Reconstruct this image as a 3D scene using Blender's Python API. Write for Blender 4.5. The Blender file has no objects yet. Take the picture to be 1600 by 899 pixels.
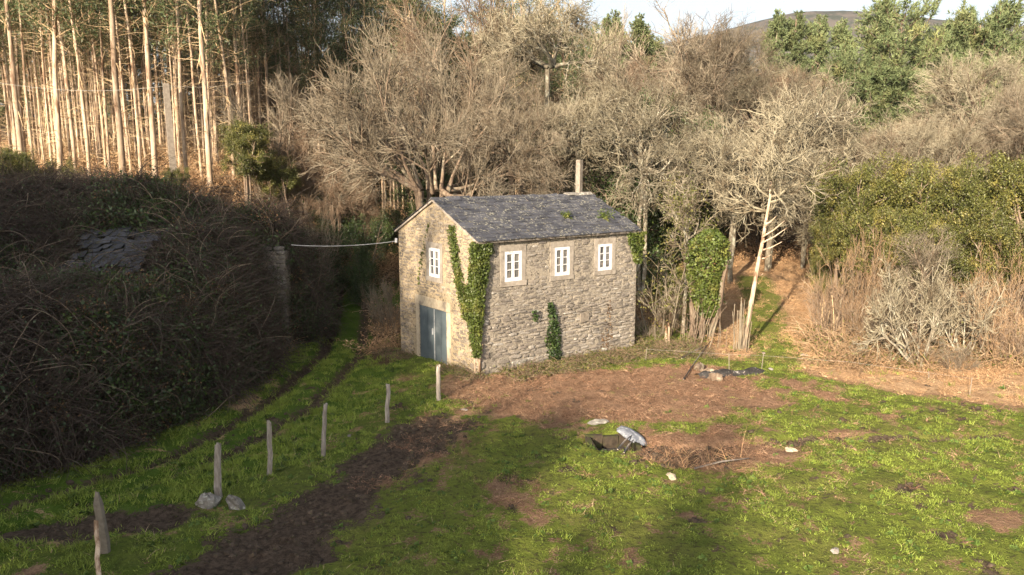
import bpy, math, numpy as np
from mathutils import Matrix, Vector
S = bpy.context.scene
COL = S.collection
R = math.radians
# ------------------------------------------------------------------ camera
HC, FPX, PIT = 7.77, 1214.0, R(9.03)
cam = bpy.data.cameras.new('camera'); cam.sensor_width = 36; cam.lens = 36*FPX/1600
cam.clip_start = .1; cam.clip_end = 9000
cob = bpy.data.objects.new('camera', cam); COL.objects.link(cob)
cob.location = (0, 0, HC); cob.rotation_euler = (math.pi/2-PIT, 0, 0); S.camera = cob
S.render.resolution_x, S.render.resolution_y = 1024, 575
# ------------------------------------------------------------------ light
SUN_EL, SUN_AZ = R(21), R(27)          # light travels towards +Y, turned SUN_AZ to the right
LD = Vector((math.sin(SUN_AZ)*math.cos(SUN_EL), math.cos(SUN_AZ)*math.cos(SUN_EL), -math.sin(SUN_EL)))
w = bpy.data.worlds.new('World'); S.world = w; w.use_nodes = True
nt = w.node_tree; bg = nt.nodes['Background']
sky = nt.nodes.new('ShaderNodeTexSky'); sky.sky_type = 'NISHITA'; sky.sun_disc = False
sky.sun_elevation = SUN_EL; sky.sun_rotation = math.pi+SUN_AZ; sky.altitude = 300
sky.air_density = 1.0; sky.dust_density = 5.; sky.ozone_density = 1.0
hs = nt.nodes.new('ShaderNodeHueSaturation'); hs.inputs['Saturation'].default_value = .5      # thin high cloud pales the whole sky
nt.links.new(sky.outputs[0], hs.inputs['Color']); nt.links.new(hs.outputs[0], bg.inputs[0]); bg.inputs[1].default_value = .1
sl = bpy.data.lights.new('sun', 'SUN'); sl.energy = 5; sl.angle = R(.5); sl.color = (1, .83, .62)
so = bpy.data.objects.new('sun', sl); COL.objects.link(so)
so.rotation_euler = LD.to_track_quat('-Z', 'Y').to_euler()
S.view_settings.view_transform = 'Standard'; S.view_settings.look = 'None'
S.view_settings.exposure = 1.38; S.view_settings.gamma = 1
S.cycles.max_bounces = 5; S.cycles.diffuse_bounces = 3; S.cycles.glossy_bounces = 2; S.cycles.transmission_bounces = 2
S.cycles.transparent_max_bounces = 4
# ------------------------------------------------------------------ helpers
def ray(px, py):
    a = (px-800)/FPX; b = -(py-449.5)/FPX
    return np.array([a, math.cos(PIT)+b*math.sin(PIT), -math.sin(PIT)+b*math.cos(PIT)])
CP = np.array([0, 0, HC])
def at(px, py, Y):
    d = ray(px, py); return CP+d*(Y/d[1])
def ss(a, b, x):
    t = np.clip((np.asarray(x, float)-a)/(b-a), 0, 1); return t*t*(3-2*t)
def hash2(ix, iy, s):
    n = (ix.astype(np.int64)*374761393+iy.astype(np.int64)*668265263+s*974711) & 0x7fffffff
    n = ((n ^ (n >> 13))*1274126177) & 0x7fffffff
    return ((n ^ (n >> 16)) & 0xffff)/65535.
def vnoise(x, y, s=0):
    x = np.asarray(x, float); y = np.asarray(y, float)
    ix = np.floor(x); iy = np.floor(y); fx = x-ix; fy = y-iy
    fx = fx*fx*(3-2*fx); fy = fy*fy*(3-2*fy)
    a = hash2(ix, iy, s); b = hash2(ix+1, iy, s); c = hash2(ix, iy+1, s); d = hash2(ix+1, iy+1, s)
    return (a*(1-fx)+b*fx)*(1-fy)+(c*(1-fx)+d*fx)*fy
def fbm(x, y, s=0, o=4):
    t = 0; a = .5; n = 0
    for k in range(o):
        t = t+a*vnoise(np.asarray(x)*2**k+7.3*k, np.asarray(y)*2**k-3.1*k, s+k); n += a; a *= .5
    return t/n
def mesh(name, V, Q=None, T=None, mats=(), smooth=False, mi=None):
    V = np.asarray(V, np.float32).reshape(-1, 3)
    Q = np.zeros((0, 4), np.int32) if Q is None or len(Q) == 0 else np.asarray(Q, np.int32)
    T = np.zeros((0, 3), np.int32) if T is None or len(T) == 0 else np.asarray(T, np.int32)
    me = bpy.data.meshes.new(name); me.vertices.add(len(V)); me.vertices.foreach_set('co', V.ravel())
    me.loops.add(Q.size+T.size); me.loops.foreach_set('vertex_index', np.concatenate([Q.ravel(), T.ravel()]))
    me.polygons.add(len(Q)+len(T))
    me.polygons.foreach_set('loop_start', np.concatenate([np.arange(len(Q))*4, len(Q)*4+np.arange(len(T))*3]).astype(np.int32))
    if mi is not None: me.polygons.foreach_set('material_index', np.asarray(mi, np.int32))
    me.polygons.foreach_set('use_smooth', np.full(len(Q)+len(T), smooth))
    for m in mats: me.materials.append(m)
    me.update(calc_edges=True); return me
def obj(name, me, parent=None, loc=None, rot=None, sc=None, mat=None):
    o = bpy.data.objects.new(name, me); COL.objects.link(o)
    if parent is not None: o.parent = parent
    if loc is not None: o.location = loc
    if rot is not None: o.rotation_euler = rot
    if sc is not None: o.scale = sc if hasattr(sc, '__len__') else (sc, sc, sc)
    if mat is not None:
        o.material_slots[0].link = 'OBJECT'; o.material_slots[0].material = mat
    return o
def tag(o, label=None, cat=None, group=None, kind=None):
    for k, v in (('label', label), ('category', cat), ('group', group), ('kind', kind)):
        if v: o[k] = v
    return o
def thing(name, label, cat, loc=(0, 0, 0), rz=0, sc=1, group=None, tilt=(0, 0)):
    o = bpy.data.objects.new(name, None); COL.objects.link(o); o.empty_display_size = .2
    o.location = loc; o.rotation_euler = (tilt[0], tilt[1], rz); o.scale = sc if hasattr(sc, '__len__') else (sc,)*3
    return tag(o, label, cat, group)
def nrm(v): return v/np.maximum(np.linalg.norm(v, axis=-1, keepdims=True), 1e-9)
class MB:
    def __init__(s): s.V = []; s.Q = []; s.T = []; s.n = 0
    def add(s, V, Q=None, T=None):
        V = np.asarray(V, float).reshape(-1, 3)
        if Q is not None and len(Q): s.Q.append(np.asarray(Q)+s.n)
        if T is not None and len(T): s.T.append(np.asarray(T)+s.n)
        s.V.append(V); s.n += len(V); return s
    def arr(s):
        return (np.concatenate(s.V) if s.V else np.zeros((0, 3)), np.concatenate(s.Q) if s.Q else None, np.concatenate(s.T) if s.T else None)
    def mesh(s, name, mats=(), smooth=False):
        V, Q, T = s.arr(); return mesh(name, V, Q, T, mats, smooth)
    def box(s, a, b):
        a = np.array(a, float); b = np.array(b, float)
        V = [(x, y, z) for z in (a[2], b[2]) for y in (a[1], b[1]) for x in (a[0], b[0])]
        return s.add(V, [(0, 2, 3, 1), (4, 5, 7, 6), (0, 1, 5, 4), (2, 6, 7, 3), (0, 4, 6, 2), (1, 3, 7, 5)])
    def tubes(s, P, Rd, k=3, cap=False):
        """P (n,m,3) polylines, Rd (n,m) radii -> joined prisms"""
        P = np.asarray(P, float); n, m, _ = P.shape; Rd = np.broadcast_to(np.asarray(Rd, float), (n, m))
        t = np.gradient(P, axis=1) if m > 2 else np.repeat(P[:, 1:]-P[:, :1], 2, axis=1)
        t = nrm(t); ref = np.where(np.abs(t[:, :1, 2:3]) > .8, np.array([1., 0, 0]), np.array([0, 0, 1.]))
        u = nrm(np.cross(t, ref)); v = np.cross(t, u)
        a = np.arange(k)/k*2*np.pi
        ring = P[:, :, None]+Rd[:, :, None, None]*(u[:, :, None]*np.cos(a)[:, None]+v[:, :, None]*np.sin(a)[:, None])
        idx = np.arange(n*m*k).reshape(n, m, k); nx = np.roll(idx, -1, 2)
        Q = np.stack([idx[:, :-1], nx[:, :-1], nx[:, 1:], idx[:, 1:]], -1).reshape(-1, 4)
        T = None
        if cap:
            T = np.concatenate([np.stack([idx[:, e, 0], idx[:, e, i], idx[:, e, i+1]], -1) for e in (0, -1) for i in range(1, k-1)])
        return s.add(ring.reshape(-1, 3), Q, T)
    def leaves(s, C, size, rng, asp=.45, up=None, droop=0):
        """diamond leaves at C"""
        n = len(C); L = size*rng.uniform(.6, 1.3, (n, 1))
        d = rng.normal(size=(n, 3)); d[:, 2] -= droop; d = nrm(d)
        nn = rng.normal(size=(n, 3))
        if up is not None: nn = nn+up
        sd = nrm(np.cross(d, nn))
        V = np.stack([C-d*L*.5, C+sd*L*asp*.5, C+d*L*.5, C-sd*L*asp*.5], 1)
        return s.add(V.reshape(-1, 3), np.arange(4*n).reshape(n, 4))
# ------------------------------------------------------------------ materials
def nodes(name):
    m = bpy.data.materials.new(name); m.use_nodes = True
    t = m.node_tree; b = t.nodes['Principled BSDF']; b.inputs['Specular IOR Level'].default_value = .25
    return m, t, b
def N(t, typ, **k):
    n = t.nodes.new(typ)
    for a, v in k.items():
        if a == 'ins':
            for i, x in v.items(): n.inputs[i].default_value = x
        else: setattr(n, a, v)
    return n
def mixc(t, fac, a, b, mode='MIX'):
    n = N(t, 'ShaderNodeMix', data_type='RGBA', blend_type=mode)
    for i, x in ((0, fac), (6, a), (7, b)):
        if isinstance(x, bpy.types.NodeSocket): t.links.new(x, n.inputs[i])
        elif i == 0: n.inputs[0].default_value = x
        else: n.inputs[i].default_value = (*x, 1)
    return n.outputs[2]
def mth(t, op, a, b=0., c=None, clamp=False):
    n = N(t, 'ShaderNodeMath', operation=op, use_clamp=clamp)
    for i, x in enumerate((a, b, c)):
        if x is None: continue
        if isinstance(x, bpy.types.NodeSocket): t.links.new(x, n.inputs[i])
        else: n.inputs[i].default_value = x
    return n.outputs[0]
def noise(t, sc, det=4, rough=.6, vec=None, dist=0):
    n = N(t, 'ShaderNodeTexNoise', ins={'Scale': sc, 'Detail': det, 'Roughness': rough, 'Distortion': dist})
    if vec is not None: t.links.new(vec, n.inputs['Vector'])
    return n.outputs['Fac']
def ramp(t, fac, a, b):
    n = N(t, 'ShaderNodeMapRange', interpolation_type='SMOOTHSTEP'); t.links.new(fac, n.inputs[0])
    n.inputs[1].default_value = a; n.inputs[2].default_value = b; return n.outputs[0]
def ocoord(t, scale=None):
    c = N(t, 'ShaderNodeTexCoord').outputs['Object']
    if scale:
        mp = N(t, 'ShaderNodeMapping'); mp.inputs['Scale'].default_value = scale; t.links.new(c, mp.inputs[0]); c = mp.outputs[0]
    return c
def bump(t, b, h, st=.4, dist=.02):
    n = N(t, 'ShaderNodeBump', ins={'Strength': st, 'Distance': dist}); t.links.new(h, n.inputs['Height']); t.links.new(n.outputs[0], b.inputs['Normal'])
def simple(name, c1, c2, sc=6, rough=.85, c3=None, sc3=1.5, th=(.5, .65), bst=.4, bd=.02, island=0., objr=.25, stretch=None, spec=.2, trans=0):
    m, t, b = nodes(name); v = ocoord(t, stretch)
    n1 = noise(t, sc, 5, .65, v); col = mixc(t, ramp(t, n1, .3, .7), c1, c2)
    if c3 is not None: col = mixc(t, ramp(t, noise(t, sc3, 4, .6, v), *th), col, c3)
    br = None
    if island:
        g = N(t, 'ShaderNodeNewGeometry').outputs['Random Per Island']
        br = mth(t, 'MULTIPLY_ADD', g, island*2, 1-island)
    if objr:
        g = N(t, 'ShaderNodeObjectInfo').outputs['Random']; o = mth(t, 'MULTIPLY_ADD', g, objr*2, 1-objr)
        br = o if br is None else mth(t, 'MULTIPLY', br, o)
    if br is not None:
        h = N(t, 'ShaderNodeHueSaturation'); t.links.new(br, h.inputs['Value']); t.links.new(col, h.inputs['Color']); col = h.outputs[0]
    t.links.new(col, b.inputs['Base Color']); b.inputs['Roughness'].default_value = rough; b.inputs['Specular IOR Level'].default_value = spec
    if bst: bump(t, b, n1, bst, bd)
    if trans:
        tr = N(t, 'ShaderNodeBsdfTranslucent'); t.links.new(col, tr.inputs[0]); mx = N(t, 'ShaderNodeMixShader', ins={0: trans})
        t.links.new(b.outputs[0], mx.inputs[1]); t.links.new(tr.outputs[0], mx.inputs[2]); t.links.new(mx.outputs[0], t.nodes['Material Output'].inputs[0])
    return m
M = {}
M['twig_lichen'] = simple('lichen twigs', (.2, .175, .12), (.285, .255, .185), 5, .95, (.1, .078, .05), 1.2, (.47, .62), 0, objr=.18)
M['twig_beige'] = simple('beige twigs', (.17, .14, .1), (.25, .215, .16), 3, .95, (.1, .075, .05), .8, (.47, .62), 0, objr=.2)
M['twig_brown'] = simple('brown twigs', (.15, .1, .066), (.225, .165, .115), 3, .95, (.26, .225, .17), .8, (.55, .75), 0, objr=.22)
M['twig_rust'] = simple('rusty bramble twigs', (.22, .14, .08), (.32, .22, .13), 4, .95, (.38, .3, .2), 1, (.55, .7), 0, objr=.2)
M['twig_dark'] = simple('dark bramble stems', (.05, .036, .03), (.1, .078, .062), 6, .95, None, bst=0, objr=.3)
M['twig_straw'] = simple('dry straw stems', (.38, .27, .15), (.5, .38, .24), 6, .95, None, bst=0, objr=.3)
M['bark_lichen'] = simple('lichen bark', (.11, .09, .065), (.21, .185, .14), 7, .95, (.31, .3, .24), 3, (.5, .62), .6)
M['bark_pale'] = simple('eucalyptus bark', (.33, .235, .155), (.5, .4, .3), 2.2, .8, (.17, .105, .065), 1.3, (.48, .62), .4, objr=.32, stretch=(3, 3, .45))
M['bark_brown'] = simple('brown bark', (.12, .085, .06), (.22, .165, .12), 5, .95, (.3, .27, .2), 1.6, (.5, .7), .6, stretch=(2, 2, .5))
M['leaf_dark'] = simple('dark evergreen leaves', (.028, .05, .016), (.05, .08, .022), 2, .42, (.08, .11, .025), .7, (.5, .7), 0, island=.45, objr=.2, spec=.4, trans=.12)
M['leaf_olive'] = simple('olive evergreen leaves', (.06, .07, .018), (.115, .118, .03), 1.1, .5, (.22, .19, .05), .8, (.48, .7), 0, island=.45, objr=.15, spec=.4, trans=.15)  # yellow patches are sunlit highlights put into the leaf colour
M['leaf_ivy'] = simple('ivy leaves', (.05, .075, .015), (.095, .12, .025), 2, .5, (.16, .16, .04), 1.4, (.5, .7), 0, island=.4, objr=.1, spec=.35, trans=.15)
M['leaf_euc'] = simple('eucalyptus leaves', (.06, .085, .035), (.11, .13, .055), 1, .5, (.15, .12, .06), .6, (.55, .75), 0, island=.4, objr=.25, spec=.4, trans=.2)
M['leaf_pine'] = simple('pine needles', (.1, .135, .06), (.165, .195, .09), 1.2, .6, (.22, .22, .09), .5, (.5, .75), 0, island=.35, objr=.15, trans=.15)
M['leaf_brown'] = simple('dead leaves', (.15, .085, .045), (.24, .15, .08), 3, .9, None, bst=0, island=.5, objr=.3, trans=.1)
M['bracken_red'] = simple('reddish dead bracken', (.17, .095, .06), (.27, .165, .105), 2, .9, (.36, .26, .17), 1, (.55, .7), 0, island=.4, objr=.35, trans=.1)
M['bracken'] = simple('dead bracken fronds', (.3, .18, .095), (.46, .3, .17), 2, .9, (.5, .38, .22), 1, (.55, .7), 0, island=.4, objr=.3, trans=.1)
M['grass'] = simple('grass blades', (.15, .21, .033), (.24, .29, .05), .5, .6, (.33, .3, .11), .9, (.54, .7), 0, island=.3, objr=.35, spec=.25, trans=.2)
M['white'] = simple('weathered white paint', (.6, .6, .61), (.7, .7, .7), 9, .6, (.4, .38, .35), 7, (.55, .72), .1, objr=.04)
M['door'] = simple('blue grey sheet metal', (.075, .097, .11), (.105, .13, .145), 2.2, .55, (.15, .175, .185), 1.1, (.55, .75), .05, objr=.03, spec=.4)
M['metal'] = simple('bare metal', (.3, .31, .32), (.42, .43, .44), 8, .4, None, bst=0)
M['concrete'] = simple('weathered concrete', (.18, .15, .12), (.26, .225, .185), 6, .9, (.13, .11, .085), 2, (.55, .7), .4, objr=.08)
M['plaster'] = simple('grey cement render', (.27, .235, .2), (.36, .32, .27), 5, .9, (.2, .17, .14), 2, (.5, .68), .5, objr=.12)
M['granite'] = simple('granite lintel', (.36, .3, .22), (.46, .39, .29), 7, .9, (.24, .2, .16), 2, (.55, .7), .5, objr=.12)
M['post'] = simple('weathered grey timber', (.19, .16, .135), (.33, .295, .26), 9, .9, (.1, .08, .06), 4, (.55, .68), .6, objr=.2, stretch=(2, 2, .4))
M['rock'] = simple('field rock', (.16, .145, .125), (.27, .25, .22), 6, .9, (.42, .41, .36), 9, (.55, .66), .7, bd=.04, objr=.15)
M['trough'] = simple('mossy dark stone', (.03, .024, .018), (.065, .05, .036), 6, .95, (.045, .05, .018), 3, (.45, .6), .7, bd=.03)
M['slab'] = simple('blue grey slab', (.12, .13, .155), (.22, .235, .265), 7, .8, (.38, .39, .4), 9, (.58, .66), .5, bd=.01, objr=.1)
M['wire'] = simple('galvanised wire', (.4, .38, .35), (.5, .48, .45), 4, .5, None, bst=0)
M['cable'] = simple('pale cable', (.5, .48, .46), (.6, .58, .55), 4, .6, None, bst=0)
M['plastic'] = simple('dark plastic sheet', (.03, .028, .027), (.06, .055, .052), 5, .6, (.4, .37, .35), 6, (.58, .66), .6, spec=.25)
M['rag'] = simple('pale rag', (.2, .175, .15), (.3, .275, .25), 5, .9, None, bst=.3)
M['soil'] = simple('dark soil', (.05, .035, .024), (.085, .06, .042), 3, .95, (.035, .04, .016), 1.2, (.5, .7), .8, bd=.08)
M['mud_clod'] = simple('mud clods', (.045, .032, .023), (.095, .07, .052), 9, .9, (.07, .075, .025), 2, (.55, .7), .6, objr=.35)
M['weed'] = simple('broad weed leaves', (.06, .1, .02), (.1, .14, .03), 2, .6, None, bst=0, island=.3, objr=.3, trans=.1)
M['hill'] = simple('heath hillside', (.045, .04, .036), (.085, .072, .06), .035, .95, (.03, .035, .026), .05, (.45, .6), 0, objr=0)

def stone_mat(name, warm):
    m, t, b = nodes(name); v = ocoord(t)
    geo = N(t, 'ShaderNodeNewGeometry'); rnd = N(t, 'ShaderNodeObjectInfo').outputs['Random']
    r = mth(t, 'FRACT', mth(t, 'ADD', geo.outputs['Random Per Island'], rnd))
    wc = N(t, 'ShaderNodeTexCoord'); pos = geo.outputs['Position']
    n1 = noise(t, 9, 5, .7, pos); n2 = noise(t, .9, 4, .6, pos); n3 = noise(t, 26, 3, .6, pos)
    cr = N(t, 'ShaderNodeValToRGB'); t.links.new(r, cr.inputs[0]); e = cr.color_ramp; e.interpolation = 'LINEAR'
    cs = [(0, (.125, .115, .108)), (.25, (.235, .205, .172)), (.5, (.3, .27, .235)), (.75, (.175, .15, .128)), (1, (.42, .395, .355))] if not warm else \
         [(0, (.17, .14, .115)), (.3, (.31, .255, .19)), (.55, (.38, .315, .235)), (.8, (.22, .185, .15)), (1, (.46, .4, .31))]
    while len(e.elements) < len(cs): e.elements.new(.5)
    for el, (p, c) in zip(e.elements, cs): el.position = p; el.color = (*c, 1)
    col = mixc(t, ramp(t, n1, .35, .75), cr.outputs[0], (.17, .145, .12))
    col = mixc(t, ramp(t, n3, .62, .7), col, (.58, .56, .5))
    col = mixc(t, mth(t, 'MULTIPLY', ramp(t, n2, .45, .64), .62), col, (.105, .092, .08))
    t.links.new(col, b.inputs['Base Color']); b.inputs['Roughness'].default_value = .95
    bump(t, b, n1, .7, .02); return m
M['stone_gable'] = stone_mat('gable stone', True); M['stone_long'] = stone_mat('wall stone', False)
def mortar_mat(name, c1, c2, st):
    m, t, b = nodes(name); pos = N(t, 'ShaderNodeNewGeometry').outputs['Position']
    n1 = noise(t, 14, 5, .7, pos); n2 = noise(t, 1.1, 5, .6, pos); n3 = noise(t, 4, 4, .6, pos)
    col = mixc(t, ramp(t, n2, .35, .68), c1, c2); col = mixc(t, ramp(t, n3, .52, .68), col, st)
    col = mixc(t, ramp(t, n1, .53, .63), col, (.07, .058, .048))
    t.links.new(col, b.inputs['Base Color']); b.inputs['Roughness'].default_value = .95; bump(t, b, n1, .8, .03); return m
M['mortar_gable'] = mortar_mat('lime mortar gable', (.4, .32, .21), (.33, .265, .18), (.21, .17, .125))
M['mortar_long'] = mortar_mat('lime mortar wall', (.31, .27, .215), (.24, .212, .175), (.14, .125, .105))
def slate_mat():
    m, t, b = nodes('slate'); geo = N(t, 'ShaderNodeNewGeometry'); pos = geo.outputs['Position']
    r = mth(t, 'FRACT', mth(t, 'ADD', geo.outputs['Random Per Island'], N(t, 'ShaderNodeObjectInfo').outputs['Random']))
    n1 = noise(t, 9, 5, .7, pos); n2 = noise(t, 2.2, 5, .65, pos); n3 = noise(t, 11, 4, .7, pos)
    col = mixc(t, r, (.033, .035, .045), (.082, .084, .1)); col = mixc(t, ramp(t, n1, .45, .75), col, (.06, .058, .06))
    f = mth(t, 'MULTIPLY', ramp(t, n3, .535, .6), ramp(t, n2, .4, .58))
    col = mixc(t, f, col, (.27, .26, .21))
    col = mixc(t, mth(t, 'MULTIPLY', ramp(t, noise(t, 5, 3, .6, pos), .62, .7), .6), col, (.12, .1, .05))
    t.links.new(col, b.inputs['Base Color']); b.inputs['Roughness'].default_value = .72; b.inputs['Specular IOR Level'].default_value = .3
    bump(t, b, n1, .35, .01); return m
M['slate'] = slate_mat(); M['slate_old'] = simple('old mossy slate', (.04, .042, .05), (.085, .087, .1), 5, .9, (.05, .045, .025), 2, (.48, .62), .5, objr=.35, spec=.15)
def glass_mat():
    m, t, b = nodes('old window glass'); pos = N(t, 'ShaderNodeNewGeometry').outputs['Position']
    rnd = N(t, 'ShaderNodeObjectInfo').outputs['Random']
    col = mixc(t, rnd, (.035, .04, .05), (.17, .165, .16)); col = mixc(t, ramp(t, noise(t, 5, 3, .6, pos), .5, .7), col, (.2, .18, .16))
    t.links.new(col, b.inputs['Base Color']); b.inputs['Roughness'].default_value = .12; b.inputs['Specular IOR Level'].default_value = .6; return m
M['glass'] = glass_mat()
# ------------------------------------------------------------------ terrain
LANE = np.array([(13, -15.5), (17.7, -11.7), (20.4, -10.), (26, -8.6), (33, -8.4), (44, -10), (60, -13)])
def lane_x(y): return np.interp(y, LANE[:, 0], LANE[:, 1])
def segd(x, y, a, b):
    ax, ay = a; bx, by = b; dx, dy = bx-ax, by-ay
    t = np.clip(((x-ax)*dx+(y-ay)*dy)/(dx*dx+dy*dy), 0, 1)
    return np.hypot(x-ax-t*dx, y-ay-t*dy)
def polyd(x, y, pts):
    return np.min([segd(x, y, pts[i], pts[i+1]) for i in range(len(pts)-1)], 0)
DITCH = [(3.6, 20.9), (5.2, 20.5), (6.6, 20.9), (8, 21.3), (9.6, 21.5), (12, 21.4), (14.2, 21.6)]
DITCH2 = [(8, 21.2), (9.2, 19.6), (11, 18.6), (13, 17.3), (16, 15.8)]
def edge_y(x): return np.interp(x, [6, 7.7, 9.5, 11.4, 13.8, 15.8, 20, 60], [32.5, 31., 29.6, 27.6, 24.9, 24.2, 23.4, 22])
def terr(x, y, fine=True):
    x = np.asarray(x, float); y = np.asarray(y, float)
    z = 6.4*ss(-10.3, -16.5, x)*ss(32.5, 43, y)
    z = z+2.4*ss(37, 52, y)*ss(5, -5, x)*(1-ss(-10.3, -16.5, x)*.8)
    z = z+.085*np.clip(y-44, 0, 120)*ss(8, -8, x)+.05*np.clip(y-52, 0, 120)*ss(-8, 8, x)
    z = z+.085*np.clip(y-35, 0, 26)*ss(7, 11, x)
    z = z-.38*ss(-2.2, -6.5, x)*ss(12, 24, y)*ss(46, 34, y)
    z = z+.16*(fbm(x*.16, y*.16, 3)-.5)*ss(3, 12, np.hypot(x-1, (y-31)))
    if fine:
        lx = lane_x(y); on = ss(60, 50, y)*ss(8, 12, y)
        for off, dep, wd in ((.1, .3, .3), (1.75, .2, .34)):
            q = (x-lx-off-.25*(fbm(y*.4, y*0+off, 9)-.5))/wd; z = z-dep*np.exp(-q*q)*on
        d = polyd(x, y, DITCH); z = z-.14*np.exp(-(d/.22)**2)
        d = polyd(x, y, DITCH2); z = z-.06*np.exp(-(d/.35)**2)*(.4+1.2*fbm(x*.9, y*.9, 77))
        z = z-.55*np.exp(-(np.hypot((x-2.95)/.75, (y-21.15)/.6))**4)
        near = ss(45, 34, y)
        z = z+near*(.13*(fbm(x*1.5, y*1.5, 21, 3)-.5)+.07*(vnoise(x*4.2, y*4.2, 5)-.5))
        mud = zones(x, y)[0]
        z = z-near*mud*.06+near*mud*.2*(vnoise(x*2.6, y*2.6, 31)*vnoise(x*3.1+5, y*3.1, 32)-.25)
    return z
def zones(x, y):
    """mud, dry, litter, lush weights"""
    n1 = fbm(x*.55, y*.55, 41); n2 = .6*fbm(x*1.3, y*1.3, 42)+.4*fbm(x*3.4, y*3.4, 47)+.15*(vnoise(x*3.1, y*3.1, 48)-.5); n3 = fbm(x*.22, y*.22, 43)
    # poached mud beside the fence
    d = segd(x, y, (-5.6, 13.5), (-2.4, 22.6)); f = segd(x, y, (-5.2, 14.5), (-4.2, 17))
    mud = np.clip(ss(1.75, .5, d+2.6*(n2-.5)+1.*(n1-.5)), 0, 1)
    mud = np.maximum(mud, .9*ss(1.0, .3, segd(x, y, (-11, 15.6), (-7.8, 16.6))+1.3*(n2-.5)))
    mud = np.maximum(mud, ss(.9, .2, segd(x, y, (-6.5, 13), (-5.2, 15))+1.*(n2-.5)))
    fld = ss(27.5, 24, y-.25*np.abs(x-8))
    mud = np.maximum(mud, .85*ss(.645, .73, n2)*fld)
    mud = np.maximum(mud, ss(.5, .1, polyd(x, y, DITCH2)+1.1*(n2-.5)+.3)*.9)
    mud = np.maximum(mud, ss(.28, .08, polyd(x, y, DITCH)+.25*(n2-.5)))
    mud = np.maximum(mud, ss(1.25, .9, np.hypot((x-2.95)/.85, (y-21.12)/.7)))
    mud = np.maximum(mud, ss(1.2, .4, np.hypot((x-4.6)/1.6, (y-19.9)/.8)+.8*(n2-.5))*.9)
    lx = lane_x(y)
    mud = np.maximum(mud, np.exp(-((x-lx-.1-.25*(fbm(y*.4, y*0+.1, 9)-.5))/.34)**2)*1.1*ss(58, 50, y))
    mud = np.maximum(mud, np.exp(-((x-lx-1.75)/.36)**2)*.85*ss(58, 50, y)*ss(15, 22, y))
    # reddish bracken ground in front of the house
    e = np.hypot((x-3.9)/6.2, (y-25.7)/3.5); dry = ss(1.12, .8, e+1.2*(n1-.5)+.9*(n2-.5))
    dry = np.maximum(dry, ss(1.2, .6, np.hypot((x-5.5)/2.6, (y-20.4)/1.6)+1.*(n2-.5))*.9)
    line = edge_y(x)+1.6*(n1-.5)
    edge = ss(-.3, .9, y-line)*ss(6, 9, x)
    path = ss(1.6, .5, segd(x, y, (10.6, 30), (14.5, 46))+1.6*(n2-.5))+ss(2.6, 1.2, segd(x, y, (7.4, 35), (9.3, 52))+.8*(n2-.5))
    path = np.clip(path, 0, 1)
    dry = np.maximum(dry, edge*(1-.85*path))
    dry = np.maximum(dry, .75*ss(.66, .74, n1)*fld); dry = np.maximum(dry, .55*ss(.56, .7, fbm(x*2.3, y*2.3, 45))*fld)
    dry = np.maximum(dry, .8*ss(1.6, .4, segd(x, y, (-3.4, 18.5), (-1.2, 23.8))+2*(n1-.5))*(n2 > .5))
    # woodland litter
    lit = np.maximum(ss(35, 40, y+2*(n1-.5))*ss(8.2, 6.5, x+1.5*(n2-.5)), ss(-.2, -2, x-lx+1.6*(n2-.5)-(-.6)))
    lit = np.maximum(lit, ss(48, 56, y+3*(n1-.5)))
    lane = ss(-1.4, -.4, x-lx)*ss(4.6, 3.2, x-lx+.8*(n2-.5))*ss(47, 40, y)
    lit = np.clip(lit*(1-lane), 0, 1)
    lit = np.maximum(lit, .8*ss(1.3, .5, segd(x, y, (-5.2, 31.5), (-6.5, 40))+1.4*(n2-.5)))
    lush = np.clip(lane*1.1+ss(-1, -5, x-.4*(y-20))*.4, 0, 1)
    lush = np.maximum(lush, ss(.2, 1.2, y-line)*ss(7, 10, x)*(1-path))          # beyond the field edge this channel marks straw
    return mud, dry, lit, lush
def axis(lo, hi, st, far_lo, far_hi, g=1.22):
    a = list(np.arange(lo, hi+1e-6, st)); d = st
    while a[-1] < far_hi: d *= g; a.append(a[-1]+d)
    d = st; b = []
    x = lo
    while x > far_lo: d *= g; x -= d; b.append(x)
    return np.array(b[::-1]+a)
xs = axis(-17, 22, .155, -3500, 3500); ys = axis(12.5, 37, .155, -2500, 6000, 1.16)
X, Y = np.meshgrid(xs, ys); Z = terr(X, Y)
V = np.stack([X, Y, Z], -1).reshape(-1, 3); nx, ny = len(xs), len(ys)
i0 = (np.arange(ny-1)[:, None]*nx+np.arange(nx-1)).ravel()
Q = np.stack([i0, i0+1, i0+nx+1, i0+nx], -1)
zn = zones(X.ravel(), Y.ravel())
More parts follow.
